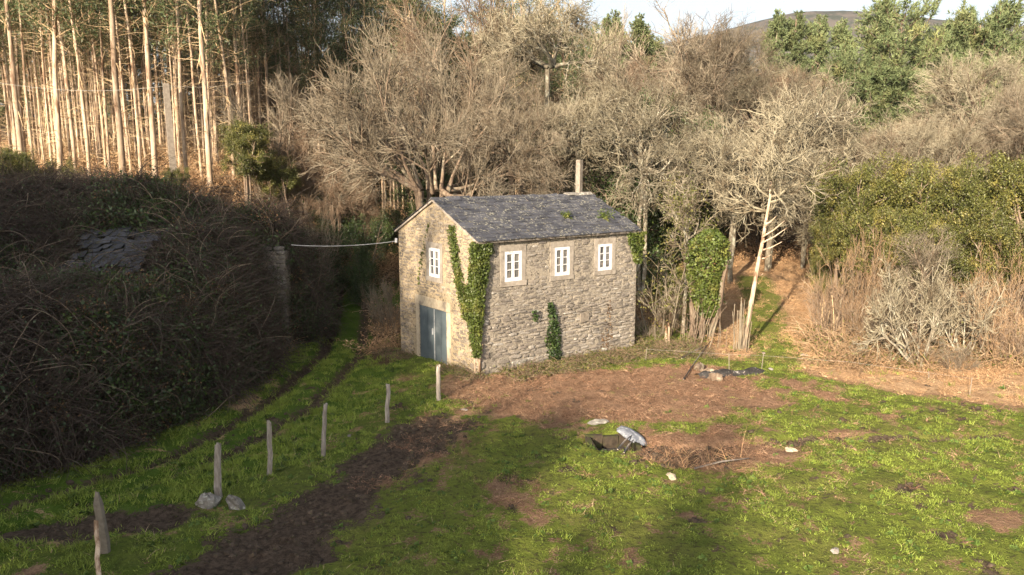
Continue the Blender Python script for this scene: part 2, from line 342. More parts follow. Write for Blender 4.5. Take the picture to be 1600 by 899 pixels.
def ground_mat():
    m, t, b = nodes('meadow ground'); pos = N(t, 'ShaderNodeNewGeometry').outputs['Position']
    at_ = N(t, 'ShaderNodeAttribute', attribute_name='zone'); sp = N(t, 'ShaderNodeSeparateColor'); t.links.new(at_.outputs['Color'], sp.inputs[0])
    lush = at_.outputs['Alpha']
    nf = noise(t, 7, 6, .7, pos); nm = noise(t, 1.6, 5, .65, pos); nl = noise(t, .35, 4, .6, pos); nt_ = noise(t, 22, 4, .7, pos)
    g = mixc(t, ramp(t, nm, .3, .7), (.1, .13, .022), (.17, .2, .035)); g = mixc(t, mth(t, 'MULTIPLY', ramp(t, nl, .47, .6), .6), g, (.17, .17, .045))
    g = mixc(t, mth(t, 'MULTIPLY', ramp(t, nf, .49, .62), .8), g, (.055, .05, .022))
    g = mixc(t, mth(t, 'MULTIPLY', ramp(t, nt_, .58, .72), .55), g, (.2, .19, .06))
    g = mixc(t, lush, g, mixc(t, ramp(t, nm, .3, .7), (.055, .105, .013), (.1, .155, .022)))  # lush lane green, darkened so the lane's shade sits in the colour
    mud = mixc(t, ramp(t, nf, .35, .65), (.045, .031, .022), (.125, .092, .066))
    dry = mixc(t, ramp(t, nm, .3, .7), (.2, .115, .07), (.31, .19, .12)); dry = mixc(t, ramp(t, nf, .48, .72), dry, (.1, .06, .038))
    dry = mixc(t, ramp(t, nt_, .55, .7), dry, (.44, .31, .2))
    straw = mixc(t, ramp(t, nm, .3, .7), (.36, .225, .125), (.5, .34, .2)); straw = mixc(t, ramp(t, nf, .5, .72), straw, (.17, .1, .055)); dry = mixc(t, lush, dry, straw)
    lit = mixc(t, ramp(t, nm, .3, .7), (.07, .043, .026), (.12, .078, .048)); lit = mixc(t, ramp(t, nf, .5, .7), lit, (.05, .04, .02)); lit = mixc(t, ramp(t, nt_, .6, .7), lit, (.26, .18, .1))
    def th(s):  # break the zone edges up
        return ramp(t, mth(t, 'ADD', s, mth(t, 'MULTIPLY', mth(t, 'SUBTRACT', mth(t, 'MULTIPLY_ADD', nt_, .5, mth(t, 'MULTIPLY', nf, .5)), .5), 3.4)), .38, .62)
    c = mixc(t, th(sp.outputs[1]), g, dry); c = mixc(t, th(sp.outputs[2]), c, lit); c = mixc(t, th(sp.outputs[0]), c, mud)
    t.links.new(c, b.inputs['Base Color']); b.inputs['Roughness'].default_value = .95; b.inputs['Specular IOR Level'].default_value = .12
    bump(t, b, mth(t, 'ADD', nf, mth(t, 'MULTIPLY', nt_, .5)), 1, .12); return m
gm = mesh('ground', V, Q, None, [ground_mat()], True)
ca = gm.color_attributes.new('zone', 'FLOAT_COLOR', 'POINT'); ca.data.foreach_set('color', np.stack(zn, -1).astype(np.float32).ravel())
tag(obj('ground', gm), kind='structure')
# the far hill
hx = np.linspace(-250, 1900, 150); hy = np.linspace(700, 2300, 60)
HX, HY = np.meshgrid(hx, hy)
prof = np.interp(HX/1300*1214+800, [560, 800, 1000, 1110, 1200, 1235, 1290, 1350, 1420, 1500, 1600, 1900, 2600], [210, 132, 84, 60, 38, 31, 29, 33, 42, 50, 54, 95, 240])
top = (256.6-prof)/1214*1300+HC
HZ = -20+(top+20)*np.clip(ss(950, 1300, HY)*ss(2500, 1450, HY), 0, 1)+6*(fbm(HX*.02, HY*.02, 5)-.5)*ss(700, 1100, HY)
nxh, nyh = len(hx), len(hy); i0 = (np.arange(nyh-1)[:, None]*nxh+np.arange(nxh-1)).ravel()
tag(obj('hill', mesh('hill', np.stack([HX, HY, HZ], -1), np.stack([i0, i0+1, i0+nxh+1, i0+nxh], -1), None, [M['hill']], True)), kind='structure')
# ------------------------------------------------------------------ the stone house
YAW = R(53.58); HW, HL, HE, HR = 5.94, 8.14, 5.0, 1.34
house = thing('stone_house', 'old two-storey stone house with grey slate roof and blue-grey double door', 'house', (-1.26, 27.95, 0), math.pi/2-YAW)
GB = -.9
def topG(s): return HE+HR*(1-abs(s-HW/2)/(HW/2))
class Face:      # plane of a wall: (s, t, d outward) -> house local
    def __init__(s, kind): s.kind = kind
    def p(self, s, t, d):
        s, t, d = np.broadcast_arrays(np.asarray(s, float), np.asarray(t, float), np.asarray(d, float))
        if self.kind == 'L': return np.stack([s, -d, t], -1)
        if self.kind == 'G': return np.stack([-d, s, t], -1)
        if self.kind == 'B': return np.stack([s, HW+d, t], -1)
        return np.stack([HL+d, s, t], -1)
    def rz(self): return {'L': 0, 'G': -math.pi/2, 'B': math.pi, 'E': math.pi/2}[self.kind]
def cuts(lo, hi, st, extra):
    a = list(np.linspace(lo, hi, int((hi-lo)/st)+1))
    for e in extra:
        a = [q for q in a if abs(q-e) > st*.4 or q in (lo, hi)]+[e]
    return np.array(sorted(a))
def wall(kind, openings, st, mat, label=None, amp=.028):
    F = Face(kind); L = HL if kind in 'LB' else HW
    s = cuts(0, L, st, [o[0] for o in openings]+[o[1] for o in openings])
    tt = cuts(GB, HE, st, [o[2] for o in openings]+[o[3] for o in openings])
    rows = [(s*0+t) for t in tt]
    if kind in 'GE':
        tri = np.array([topG(q) for q in s])
        for k in range(1, 9): rows.append(HE+(tri-HE)*k/8)
    Tm = np.array(rows); Sm = np.broadcast_to(s, Tm.shape)
    D = amp*(fbm(Sm*3.1+11, Tm*4.2, 60+ord(kind), 4)-.5)*2.2
    edge = ss(0, .15, Sm)*ss(L, L-.15, Sm)
    for o in openings:
        ins = ss(.12, .0, np.maximum(np.maximum(o[0]-Sm, Sm-o[1]), np.maximum(o[2]-Tm, Tm-o[3]))); edge = edge*(1-ins)
    D = D*edge
    V = F.p(Sm, Tm, D).reshape(-1, 3); nr, nc = Tm.shape
    i0 = (np.arange(nr-1)[:, None]*nc+np.arange(nc-1)).ravel()
    sc_ = (Sm[:-1, :-1]+Sm[1:, 1:]).ravel()/2; tc_ = (Tm[:-1, :-1]+Tm[1:, 1:]).ravel()/2
    keep = np.ones(len(i0), bool)
    for o in openings: keep &= ~((sc_ > o[0]) & (sc_ < o[1]) & (tc_ > o[2]) & (tc_ < o[3]))
    Qw = np.stack([i0, i0+1, i0+nc+1, i0+nc], -1)[keep]
    if kind in 'GB': Qw = Qw[:, ::-1]
    b = MB().add(V, Qw)
    for o in openings:      # reveals and a dark back
        a = [F.p(o[i], o[j], dd) for dd in (0, -.32) for i, j in ((0, 2), (1, 2), (1, 3), (0, 3))]
        b.add(a, [(0, 1, 5, 4), (1, 2, 6, 5), (2, 3, 7, 6), (3, 0, 4, 7), (4, 5, 6, 7)])
    w_ = obj('gable_wall' if kind in 'GE' else 'side_wall', b.mesh('wall', [mat], False), house)
    return w_, F, L
WINS = [(1.21, 2.02, 3.42, 4.56), (3.61, 4.40, 3.43, 4.56), (5.91, 6.69, 3.45, 4.55)]
GWIN = [(2.53, 3.51, 3.35, 4.51)]; DOOR = [(2.13, 4.30, -.55, 2.08)]
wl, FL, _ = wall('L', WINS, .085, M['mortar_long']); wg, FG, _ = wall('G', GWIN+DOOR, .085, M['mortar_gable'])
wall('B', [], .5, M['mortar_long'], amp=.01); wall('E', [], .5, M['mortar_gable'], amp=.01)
rs = np.random.default_rng(5)
def stone_var(rng, n=9):
    a = np.arange(n)/n*2*np.pi+rng.uniform(-.2, .2, n); p = np.stack([np.cos(a), np.sin(a)], -1)
    p = p/np.max(np.abs(p), axis=1, keepdims=True)**.75*.5*rng.uniform(.86, 1.02, (n, 1)); p = np.clip(p, -.5, .5)
    c = rng.uniform(-.08, .08, 2)
    back = np.stack([p[:, 0], np.full(n, .9), p[:, 1]], -1); mid = np.stack([p[:, 0], np.full(n, -.35), p[:, 1]], -1)
    q = p*rng.uniform(.66, .86, (n, 1)); fr = np.stack([q[:, 0], -1+rng.uniform(-.2, .25, n), q[:, 1]], -1)
    V = np.concatenate([mid, fr, [[c[0], -1.08, c[1]]], back])
    i = np.arange(n); j = (i+1) % n
    return V, np.concatenate([np.stack([i, j, n+j, n+i], -1), np.stack([2*n+1+i, 2*n+1+j, j, i], -1)]), np.stack([n+i, n+j, np.full(n, 2*n)], -1)
SV = [stone_var(rs) for _ in range(12)]
SM = {k: [mesh('stone', v, q, t, [M['stone_'+k]]) for v, q, t in SV] for k in ('gable', 'long')}
def lay_stones(kind, F, L, wobj, holes, key, nmax):
    items = []; t = GB+.2; rng = np.random.default_rng(ord(kind))
    def top(s): return topG(s)-.1 if kind == 'G' else HE-.03
    while t < HE+HR:
        h = rng.uniform(.055, .135) if t > 1.2 else rng.uniform(.065, .165)
        s = rng.uniform(-.1, 0)
        while s < L:
            l = rng.uniform(.14, .58)*(1.2 if t < 1.5 else 1)*(.7+h*2.6); hh = h*rng.uniform(.6, 1.25); cs, ct = s+l/2, t+h/2+rng.uniform(-.055, .055)
            a, b = max(s, .01), min(s+l, L-.01); s += l+rng.uniform(.005, .05)
            if b-a < .12 or ct+hh/2 > top(min(max(cs, 0), L)): continue
            if any(a < o[1] and b > o[0] and ct-hh/2 < o[3] and ct+hh/2 > o[2] for o in holes): continue
            # render still covers much of the upper wall
            cover = fbm(cs*1.2+3, ct*1.2, 90+ord(kind))
            pr = rng.uniform(.012, .05) if ct < 2.3 else rng.uniform(.002, .034)*(1.2 if cover > .5 else .75)
            items.append(((a+b)/2, ct, (b-a)*rng.uniform(.9, 1.), hh*.95, pr))
        t += h+.012
    # quoins at the corner
    t = GB+.2; k = 0
    while t < HE-.25:
        h = rng.uniform(.24, .36); l = .55 if (k % 2 == (kind == 'G')) else .3; k += 1
        items = [q for q in items if not (q[0]-q[2]/2 < l and abs(q[1]-t-h/2) < h/2+q[3]/2-.02)]
        items.append((l/2+.003, t+h/2, l, h*.95, rng.uniform(.03, .045))); t += h+.01
    vis = sorted(items, key=lambda q: -q[2]*q[3]*(1.0 if q[1] > .0 else .2))
    for (s, t_, l, h, pr) in vis[:nmax]:
        o = obj('stone', SM[key][rng.integers(12)], wobj, F.p(s, t_, 0), (0, rng.normal()*.045, F.rz()), (l, pr, h))
    mb = MB(); rot = Matrix.Rotation(F.rz(), 3, 'Z')
    for (s, t_, l, h, pr) in vis[nmax:]:
        v, q, tr = SV[rng.integers(12)]; vv = (v*np.array([l, pr, h]))@np.array(rot).T+F.p(s, t_, 0); mb.add(vv, q, tr)
    tag(obj('rubble_infill', mb.mesh('rubble', [M['stone_'+key]]), wobj), kind='stuff')
SUR = .2
def grow_o(o, m=SUR, low=SUR): return (o[0]-m, o[1]+m, o[2]-low, o[3]+m)
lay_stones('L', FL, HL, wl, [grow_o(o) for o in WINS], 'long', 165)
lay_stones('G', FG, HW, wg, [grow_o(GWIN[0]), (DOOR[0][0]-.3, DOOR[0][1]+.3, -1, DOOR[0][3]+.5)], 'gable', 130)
def fbox(F, s0, s1, t0, t1, d0, d1, rough=0, rng=rs):
    V = []
    for d in (d0, d1):
        for t in (t0, t1):
            for s in (s0, s1): V.append(F.p(s+rng.normal()*rough, t+rng.normal()*rough, d))
    Q = [(0, 2, 3, 1), (4, 5, 7, 6), (0, 1, 5, 4), (2, 6, 7, 3), (0, 4, 6, 2), (1, 3, 7, 5)]
    if F.kind in 'GB': Q = [q[::-1] for q in Q]
    return np.array(V), Q
def fb(F, name, mat, parent, *a, rough=0):
    V, Q = fbox(F, *a, rough=rough); return obj(name, mesh(name, V, Q, None, [mat]), parent)
def window(F, o, wobj, smat, lab=None):
    s0, s1, t0, t1 = o; e = SUR
    fb(F, 'lintel', smat, wobj, s0-e, s1+e, t1+.002, t1+e*1.1, -.1, .022, rough=.008)
    fb(F, 'sill', smat, wobj, s0-e*1.1, s1+e*1.1, t0-e*.9, t0-.002, -.1, .035, rough=.008)
    fb(F, 'jamb', smat, wobj, s0-e*.95, s0-.002, t0+.002, t1-.002, -.1, .018, rough=.008); fb(F, 'jamb', smat, wobj, s1+.002, s1+e*.95, t0+.002, t1-.002, -.1, .018, rough=.008)
    b = MB(); fw = .065; dz = (-.06, .012)
    for a in ((s0+.004, s0+fw, t0+.004, t1-.004), (s1-fw, s1-.004, t0+.004, t1-.004)): b.add(*fbox(F, *a, *dz))
    for a in ((s0+fw, s1-fw, t0+.004, t0+fw+.02), (s0+fw, s1-fw, t1-fw, t1-.004)): b.add(*fbox(F, *a, *dz))
    m = (s0+s1)/2
    fr = obj('window', b.mesh('window_frame', [M['white']]), house)
    for a, c in ((s0+fw, m-.002), (m+.002, s1-fw)):
        b = MB(); sw = .052; d = (-.045, .02)
        t_a, t_b = t0+fw+.02, t1-fw
        b.add(*fbox(F, a+.001, a+sw, t_a+.001, t_b-.001, *d)); b.add(*fbox(F, c-sw, c, t_a+.001, t_b-.001, *d))
        b.add(*fbox(F, a+sw, c-sw, t_a+.001, t_a+sw, *d)); b.add(*fbox(F, a+sw, c-sw, t_b-sw, t_b-.001, *d))
        hs = (t_b-t_a-2*sw)/3; d2 = (-.04, .012)
        for k in (1, 2): b.add(*fbox(F, a+sw, c-sw, t_a+sw+hs*k-.014, t_a+sw+hs*k+.014, *d2))
        obj('sash', b.mesh('sash', [M['white']]), fr)
        for k in range(3): fb(F, 'pane', M['glass'], fr, a+sw-.004, c-sw+.004, t_a+sw+hs*k+.016-(k == 0)*.02, t_a+sw+hs*(k+1)-.016+(k == 2)*.02, -.03, -.018)
for o in WINS: window(FL, o, wl, M['plaster'])
window(FG, (GWIN[0][0]+.08, GWIN[0][1]-.08, GWIN[0][2], GWIN[0][3]), wg, M['plaster'])
for a in ((GWIN[0][0], GWIN[0][0]+.078), (GWIN[0][1]-.078, GWIN[0][1])): fb(FG, 'jamb', M['plaster'], wg, a[0], a[1], GWIN[0][2], GWIN[0][3], -.11, .008)
for o in WINS+GWIN:       # pale lime skim over each lintel
    pass
# door
d0, d1, t0, t1 = DOOR[0]
fb(FG, 'door_lintel', M['granite'], wg, d0-.25, d1+.28, t1+.003, t1+.4, -.15, .03, rough=.012)
fb(FG, 'door_jamb', M['granite'], wg, d0-.26, d0-.003, -.8, t1, -.15, .022, rough=.012); fb(FG, 'door_jamb', M['granite'], wg, d1+.003, d1+.24, -.8, t1, -.15, .022, rough=.012)
dm = (d0+d1)/2-.1
for a, b_ in ((d0+.01, dm-.008), (dm+.008, d1-.01)):
    V, Qd = fbox(FG, a, b_, t0+.22, t1-.01, -.07, -.025); leaf = obj('door_leaf', mesh('door_leaf', V, Qd, None, [M['door']]), house)
    b = MB()
    for k in np.linspace(a+.05, b_-.05, 3): b.add(*fbox(FG, k-.025, k+.025, t0+.23, t1-.02, -.02, -.008))
    obj('rail', b.mesh('door_rail', [M['door']]), leaf)
fb(FG, 'door_strip', M['metal'], house, dm-.02, dm+.02, t0+.24, t1-.03, -.015, .002)
V, Qd = fbox(FG, dm+.1, dm+.14, 1.0, 1.25, -.02, .03); obj('door_handle', mesh('door_handle', V, Qd, None, [M['metal']]), house)
fb(FG, 'threshold', M['rock'], house, d0, d1, -.8, t0+.215, -.2, .05, rough=.02)
# small niche and pale block in the long wall
fb(FL, 'blocked_vent', M['concrete'], wl, 4.98, 5.2, 1.42, 1.82, -.05, .06, rough=.01); fb(FL, 'blocked_vent', M['concrete'], wl, 5.23, 5.44, 1.44, 1.8, -.05, .055, rough=.01)
fb(FL, 'foundation_block', M['rock'], wl, 1.55, 2.15, -.15, .3, -.05, .07, rough=.03)
# roof
SLN = math.hypot(HW/2, HR); ANG = math.atan2(HR, HW/2); OV, VG = .2, .13
def roofp(s, q, d, back=False):   # s along ridge, q up the slope from wall line, d off the slope
    y = q*math.cos(ANG)-d*math.sin(ANG); z = HE+q*math.sin(ANG)+d*math.cos(ANG)
    return np.stack(np.broadcast_arrays(s, (HW-y) if back else y, z), -1)
b = MB()
for back in (False, True):
    V = np.array([roofp(s, q, d, back) for d in (.0, .07) for q in (-OV+.03, SLN) for s in (-VG+.03, HL+VG-.03)])
    Qr = [(0, 2, 3, 1), (4, 5, 7, 6), (0, 1, 5, 4), (0, 4, 6, 2), (1, 3, 7, 5)]
    b.add(V, Qr if not back else [q[::-1] for q in Qr])
roof = obj('roof', b.mesh('roof', [M['post']]), house)
def slate_var(rng):
    n = 5; xs_ = np.linspace(-.5, .5, n); low = -.5+rng.uniform(-.07, .09, n); low[0] += rng.uniform(0, .12); low[-1] += rng.uniform(0, .12)
    a = np.stack([xs_, low, np.zeros(n)], -1); bb = np.stack([xs_, np.full(n, .62), np.zeros(n)], -1)
    V = np.concatenate([a+[0, 0, 1], bb+[0, 0, 1], a]); i = np.arange(n-1)
    Q = np.concatenate([np.stack([i, i+1, n+i+1, n+i], -1), np.stack([2*n+i, 2*n+i+1, i+1, i], -1)])
    return V, Q, [(2*n, 0, n), (2*n+n-1, 2*n-1, n-1)]
LV = [slate_var(rs) for _ in range(10)]; LM = [mesh('slate', v, q, t, [M['slate']]) for v, q, t in LV]
rows = 14; ex = (SLN+OV)/rows; cnt = 0; bk = MB(); extra = MB()
for back in (False, True):
    for r in range(rows):
        q = -OV+ex*(r+.5); s = -VG+rs.uniform(0, .25)-.2
        while s < HL+VG:
            l = rs.uniform(.3, .52)
            a, c = max(s, -VG), min(s+l, HL+VG); s += l+rs.uniform(.0, .014)
            if c-a < .12: continue
            k = rs.integers(10); hgt = ex*rs.uniform(1., 1.12); th = rs.uniform(.016, .03)
            lift = .085+.01*rs.random()+.03*(fbm(a*.8, q*1.1, 3)-.5)
            t_ = R(3.2)+rs.normal()*R(1.2); tw = rs.normal()*R(2.5)
            if not back and cnt < 299:
                cnt += 1
                o = obj('slate', LM[k], roof, roofp((a+c)/2, q, lift+.01), (ANG-t_, rs.normal()*R(1.), tw), (c-a, hgt, th))
            else:
                v = LV[k][0]*np.array([c-a, hgt, th]); yy = v[:, 1]*1.0
                p = roofp((a+c)/2+v[:, 0], q+yy, lift+v[:, 2]-.05*yy, back)
                (bk if back else extra).add(p, LV[k][1] if not back else LV[k][1][:, ::-1], LV[k][2])
if extra.n: bk.add(*extra.arr())
tag(obj('slate_covering', bk.mesh('slates', [M['slate']]), roof), kind='stuff')
s = -VG
while s < HL+VG-.2:
    l = rs.uniform(.4, .7); c = min(s+l, HL+VG); z = HE+HR+.1+rs.normal()*.012+(.04 if s > 6.2 else 0)
    V = [];
    for x_ in (s, c-.012):
        for yy, zz in ((-.2, -.07), (-.1, .02), (0, .05+rs.normal()*.01), (.1, .02), (.2, -.07), (0, -.03)): V.append((x_, HW/2+yy, z+zz))
    Qr = [(i, (i+1) % 6, 6+(i+1) % 6, 6+i) for i in range(6)]
    obj('ridge_tile', mesh('ridge_tile', V, Qr+[(0, 5, 4, 3), (0, 3, 2, 1), (6, 7, 8, 9), (6, 9, 10, 11)], None, [M['slate'] if s < 6.2 else M['rock']]), roof); s = c
# ------------------------------------------------------------------ plants: generators
def polyl(rng, st, d, ln, r0, r1, nseg, wob, up):
    n = len(st); P = np.zeros((n, nseg+1, 3)); P[:, 0] = st; d = nrm(d); ln = np.broadcast_to(ln, (n,))
    upv = np.array(up, float) if hasattr(up, '__len__') else np.array([0, 0, up])
    for i in range(nseg):
        d = nrm(d+rng.normal(size=(n, 3))*wob+upv); P[:, i+1] = P[:, i]+d*(ln/nseg)[:, None]
    f = np.linspace(0, 1, nseg+1)
    return P, np.broadcast_to(np.asarray(r0), (n,))[:, None]*(1-f)+np.broadcast_to(np.asarray(r1), (n,))[:, None]*f
def kids(rng, P, Rd, k, t0, t1, ang, flat=0):
    n, m, _ = P.shape; t = rng.uniform(t0, t1, (n, k))*(m-1); i = np.minimum(t.astype(int), m-2); f = (t-i)[..., None]
    a = np.arange(n)[:, None]; p = P[a, i]*(1-f)+P[a, i+1]*f; tg = nrm(P[a, i+1]-P[a, i]); r = Rd[a, i]
    q = rng.normal(size=(n, k, 3)); q[..., 2] *= 1-flat; q = nrm(q-(q*tg).sum(-1, keepdims=True)*tg)
    an = rng.uniform(ang[0], ang[1], (n, k, 1)); d = tg*np.cos(an)+q*np.sin(an)
    return p.reshape(-1, 3), d.reshape(-1, 3), r.reshape(-1), t.reshape(-1)/(m-1)
def tree(seed, stems, slen, sr, levels, stem_tilt=(0, .1), swob=.08, sup=.05, sseg=7, base=.1, sk=6, hub=0, boles=0):
    """levels: (k, t0, t1, ang, len, r0, r1, seg, wob, up).  returns limb mesh builder, twig builder, list of polylines"""
    rng = np.random.default_rng(seed); az = rng.uniform(0, 2*np.pi, stems)+np.arange(stems)*2*np.pi/max(stems, 1)
    ti = rng.uniform(*stem_tilt, stems); d = np.stack([np.sin(ti)*np.cos(az), np.sin(ti)*np.sin(az), np.cos(ti)], -1)
    st = np.stack([np.cos(az)*base, np.sin(az)*base, np.full(stems, hub-.4)], -1)
    P, Rd = polyl(rng, st, d, slen*rng.uniform(.8, 1.1, stems), sr, sr*.35, sseg, swob, sup)
    Rd = Rd.copy(); Rd[:, 0] *= 1.35
    limb = MB().tubes(P, Rd, sk); tw = MB(); allp = [(P, Rd)]
    if boles:
        q = rng.normal(size=(boles, 3))*base*.8; e = st[rng.integers(0, stems, boles)]; q[:, 2] = -9; f = np.linspace(0, 1, 8)[None, :, None]
        limb.tubes(q[:, None]*(1-f)+e[:, None]*f+rng.normal(size=(boles, 8, 3))*.05*np.array([1, 1, 0]), np.full((boles, 8), sr*1.25), sk)
    for li, (k, t0, t1, ang, ln, r0, r1, seg, wob, up) in enumerate(levels):
        p, d, r, t = kids(rng, P, Rd, k, t0, t1, ang)
        lens = ln*rng.uniform(.6, 1.25, len(p))*(1.15-.45*t)
        P, Rd = polyl(rng, p, d, lens, np.minimum(r0, r*.8), r1, seg, wob, up); allp.append((P, Rd))
        (limb if li == 0 else tw).tubes(P, Rd, 5 if li == 0 else 3)
    return limb, tw, allp, rng
A = (R(25), R(60))
def bare(seed, kind):
    if kind == 'dome':    # stems fanning out of one stool into a half ball of fine twigs
        return tree(seed, 17, 4.4, .1, [(9, .22, 1, (R(15), R(46)), 2.8, .045, .018, 6, .12, .0), (8, .15, 1, (R(18), R(50)), 1.6, .019, .0095, 4, .16, .02), (8, .1, 1, (R(20), R(58)), .85, .0105, .0068, 3, .22, .03)], (R(4), R(112)), .09, .0, base=.8, hub=4, boles=7)
    if kind == 'lichen':  # bole, wide contorted limbs, thick pale twigs
        return tree(seed, 9, 4.2, .13, [(9, .25, 1, (R(25), R(70)), 2.9, .06, .025, 7, .2, .0), (8, .18, 1, A, 1.7, .027, .014, 5, .3, .01), (7, .12, 1, (R(30), R(75)), .85, .0145, .009, 3, .36, .02)], (R(8), R(108)), .14, .0, base=.25, hub=3, boles=2)
    if kind == 'upright': # tall, narrow, fine
        return tree(seed, 3, 11., .12, [(15, .15, 1, (R(18), R(48)), 3.2, .04, .017, 5, .12, .07), (8, .15, 1, (R(18), R(48)), 1.6, .016, .009, 4, .14, .07), (7, .1, 1, A, .8, .0095, .0065, 3, .18, .05)], (R(2), R(14)), .05, .06, base=.25)
    if kind == 'open':
        return tree(seed, 7, 2.3, .06, [(6, .25, 1, (R(20), R(55)), 1.6, .03, .014, 5, .14, .02), (6, .15, 1, A, .85, .015, .009, 4, .2, .03), (4, .1, 1, A, .45, .01, .007, 3, .25, .03)], (R(10), R(72)), .1, .03, base=.12, hub=.5, boles=1, sk=5)
    if kind == 'shrub':
        return tree(seed, 16, 2.6, .024, [(8, .2, 1, (R(18), R(50)), 1.1, .013, .008, 4, .16, .06), (7, .1, 1, A, .55, .008, .005, 3, .22, .04)], (R(4), R(45)), .12, .05, base=.35, sk=4)
def tpl(limb, tw, lm, tm, leaves=None, lfm=None):
    return dict(trunk=limb.mesh('trunk', [lm], True), crown=tw.mesh('crown', [tm]), leaves=leaves.mesh('foliage', [lfm]) if leaves else None)
def place(T, name, label, cat, loc, rz=0, sc=1, group=None, tilt=(0, 0), tm=None, lm=None):
    o = thing(name, label, cat, loc, rz, sc, group, tilt)
    for k in ('trunk', 'crown', 'leaves'):
        if T.get(k) is not None:
            obj({'trunk': 'trunk' if name != 'bare_shrub' else 'stem', 'crown': 'crown', 'leaves': 'foliage'}[k], T[k], o, mat={'crown': tm, 'trunk': lm}.get(k))
    return o
BARE = {}
for kind, seeds in (('dome', (1, 2, 3)), ('lichen', (11, 12, 13)), ('upright', (21, 22, 23)), ('shrub', (31, 32, 33)), ('open', (41, 42))):
    BARE[kind] = []
    for sd in seeds:
        l, t_, _, _ = bare(sd, kind); BARE[kind].append(tpl(l, t_, M['bark_brown'] if kind in ('shrub', 'dome', 'upright') else M['bark_lichen'], {'dome': M['twig_beige'], 'lichen': M['twig_lichen'], 'upright': M['twig_brown'], 'shrub': M['twig_brown'], 'open': M['twig_lichen']}[kind]))
def leafy(seed, stems, slen, sr, lv, nleaf, size, mat, tilt=(0, .2), droop=0, jit=.16, base=.1, sup=.05, bark='bark_brown', asp=.5, t0=.3, boles=0):
    l, t_, ap, rng = tree(seed, stems, slen, sr, lv, tilt, .1, sup, base=base, boles=boles)
    P = ap[-1][0]; n, m, _ = P.shape; i = rng.integers(0, n, nleaf); f = rng.uniform(t0, 1, (nleaf, 1))*(m-1); j = np.minimum(f.astype(int), m-2)
    c = P[i, j[:, 0]]*(1-(f-j))+P[i, j[:, 0]+1]*(f-j)+rng.normal(size=(nleaf, 3))*jit
    lf = MB().leaves(c, size, rng, asp, droop=droop); return tpl(l, t_, M[bark], M['twig_dark'] if bark == 'bark_brown' else M['twig_brown'], lf, mat)
EV = [leafy(s, 4, 6., .12, [(24, .05, 1, (R(40), R(85)), 1.9, .04, .02, 5, .16, .05), (7, .2, 1, A, .9, .018, .008, 3, .2, .05)], 30000, .125, M['leaf_dark'], (R(2), R(18)), base=.2, jit=.2) for s in (51, 52)]
OL = [leafy(s, 8, 3.6, .08, [(16, .05, 1, (R(30), R(80)), 1.7, .035, .015, 5, .2, .04), (4, .2, 1, A, .75, .015, .008, 3, .25, .04)], 44000, .12, M['leaf_olive'], (R(3), R(62)), base=.4, jit=.15, t0=0., boles=4) for s in (61, 62, 63)]
# eucalyptus: bare pole, dead side twigs, high hanging foliage
def euc(seed, H, r, foliage_from, nleaf, sparse):
    rng = np.random.default_rng(seed)
    P, Rd = polyl(rng, np.array([[0, 0, -.5]]), np.array([[0, 0, 1.]]), H, r, r*.3, 18, .022, .03); Rd = Rd.copy(); Rd[:, 0] *= 1.25
    limb = MB().tubes(P, Rd, 8)
    p, d, _, _ = kids(rng, P, Rd, 44, .03, .6, (R(60), R(100))); B, Br = polyl(rng, p, d, rng.uniform(.5, 2.2, len(p)), .012, .005, 4, .18, -.04)
    tw = MB().tubes(B, Br, 3)
    # strips of hanging bark
    p, d, rr, _ = kids(rng, P, Rd, 9, .02, .7, (R(80), R(100))); p = p+d*r*.75; B, Br = polyl(rng, p, np.tile([0, 0, -1.], (len(p), 1))+d*.25, rng.uniform(.4, 1.3, len(p)), .025, .008, 3, .1, -.1); tw.tubes(B, Br, 3)
    p, d, _, _ = kids(rng, P, Rd, sparse, foliage_from, .98, (R(30), R(70))); B, Br = polyl(rng, p, d, rng.uniform(.9, 2.4, len(p)), .03, .01, 5, .12, .02); tw.tubes(B, Br, 4)
    p2, d2, _, _ = kids(rng, B, Br, 5, .3, 1, A); B2, B2r = polyl(rng, p2, d2, .8, .01, .005, 4, .15, -.14); tw.tubes(B2, B2r, 3)
    n, m, _ = B2.shape; i = rng.integers(0, n, nleaf); f = rng.integers(1, m, nleaf)
    lf = MB().leaves(B2[i, f]+rng.normal(size=(nleaf, 3))*.18, .2, rng, .26, droop=1.2)
    return tpl(limb, tw, M['bark_pale'], M['twig_straw'], lf, M['leaf_euc'])
EU = [euc(71, 21, .125, .4, 4200, 34), euc(72, 20, .115, .37, 4500, 36), euc(73, 22, .125, .42, 4000, 32), euc(74, 19, .08, .42, 2800, 24), euc(75, 20, .075, .46, 2200, 20)]
EUD = [euc(76, 20, .16, .2, 9000, 60), euc(77, 21, .15, .3, 9000, 56)]
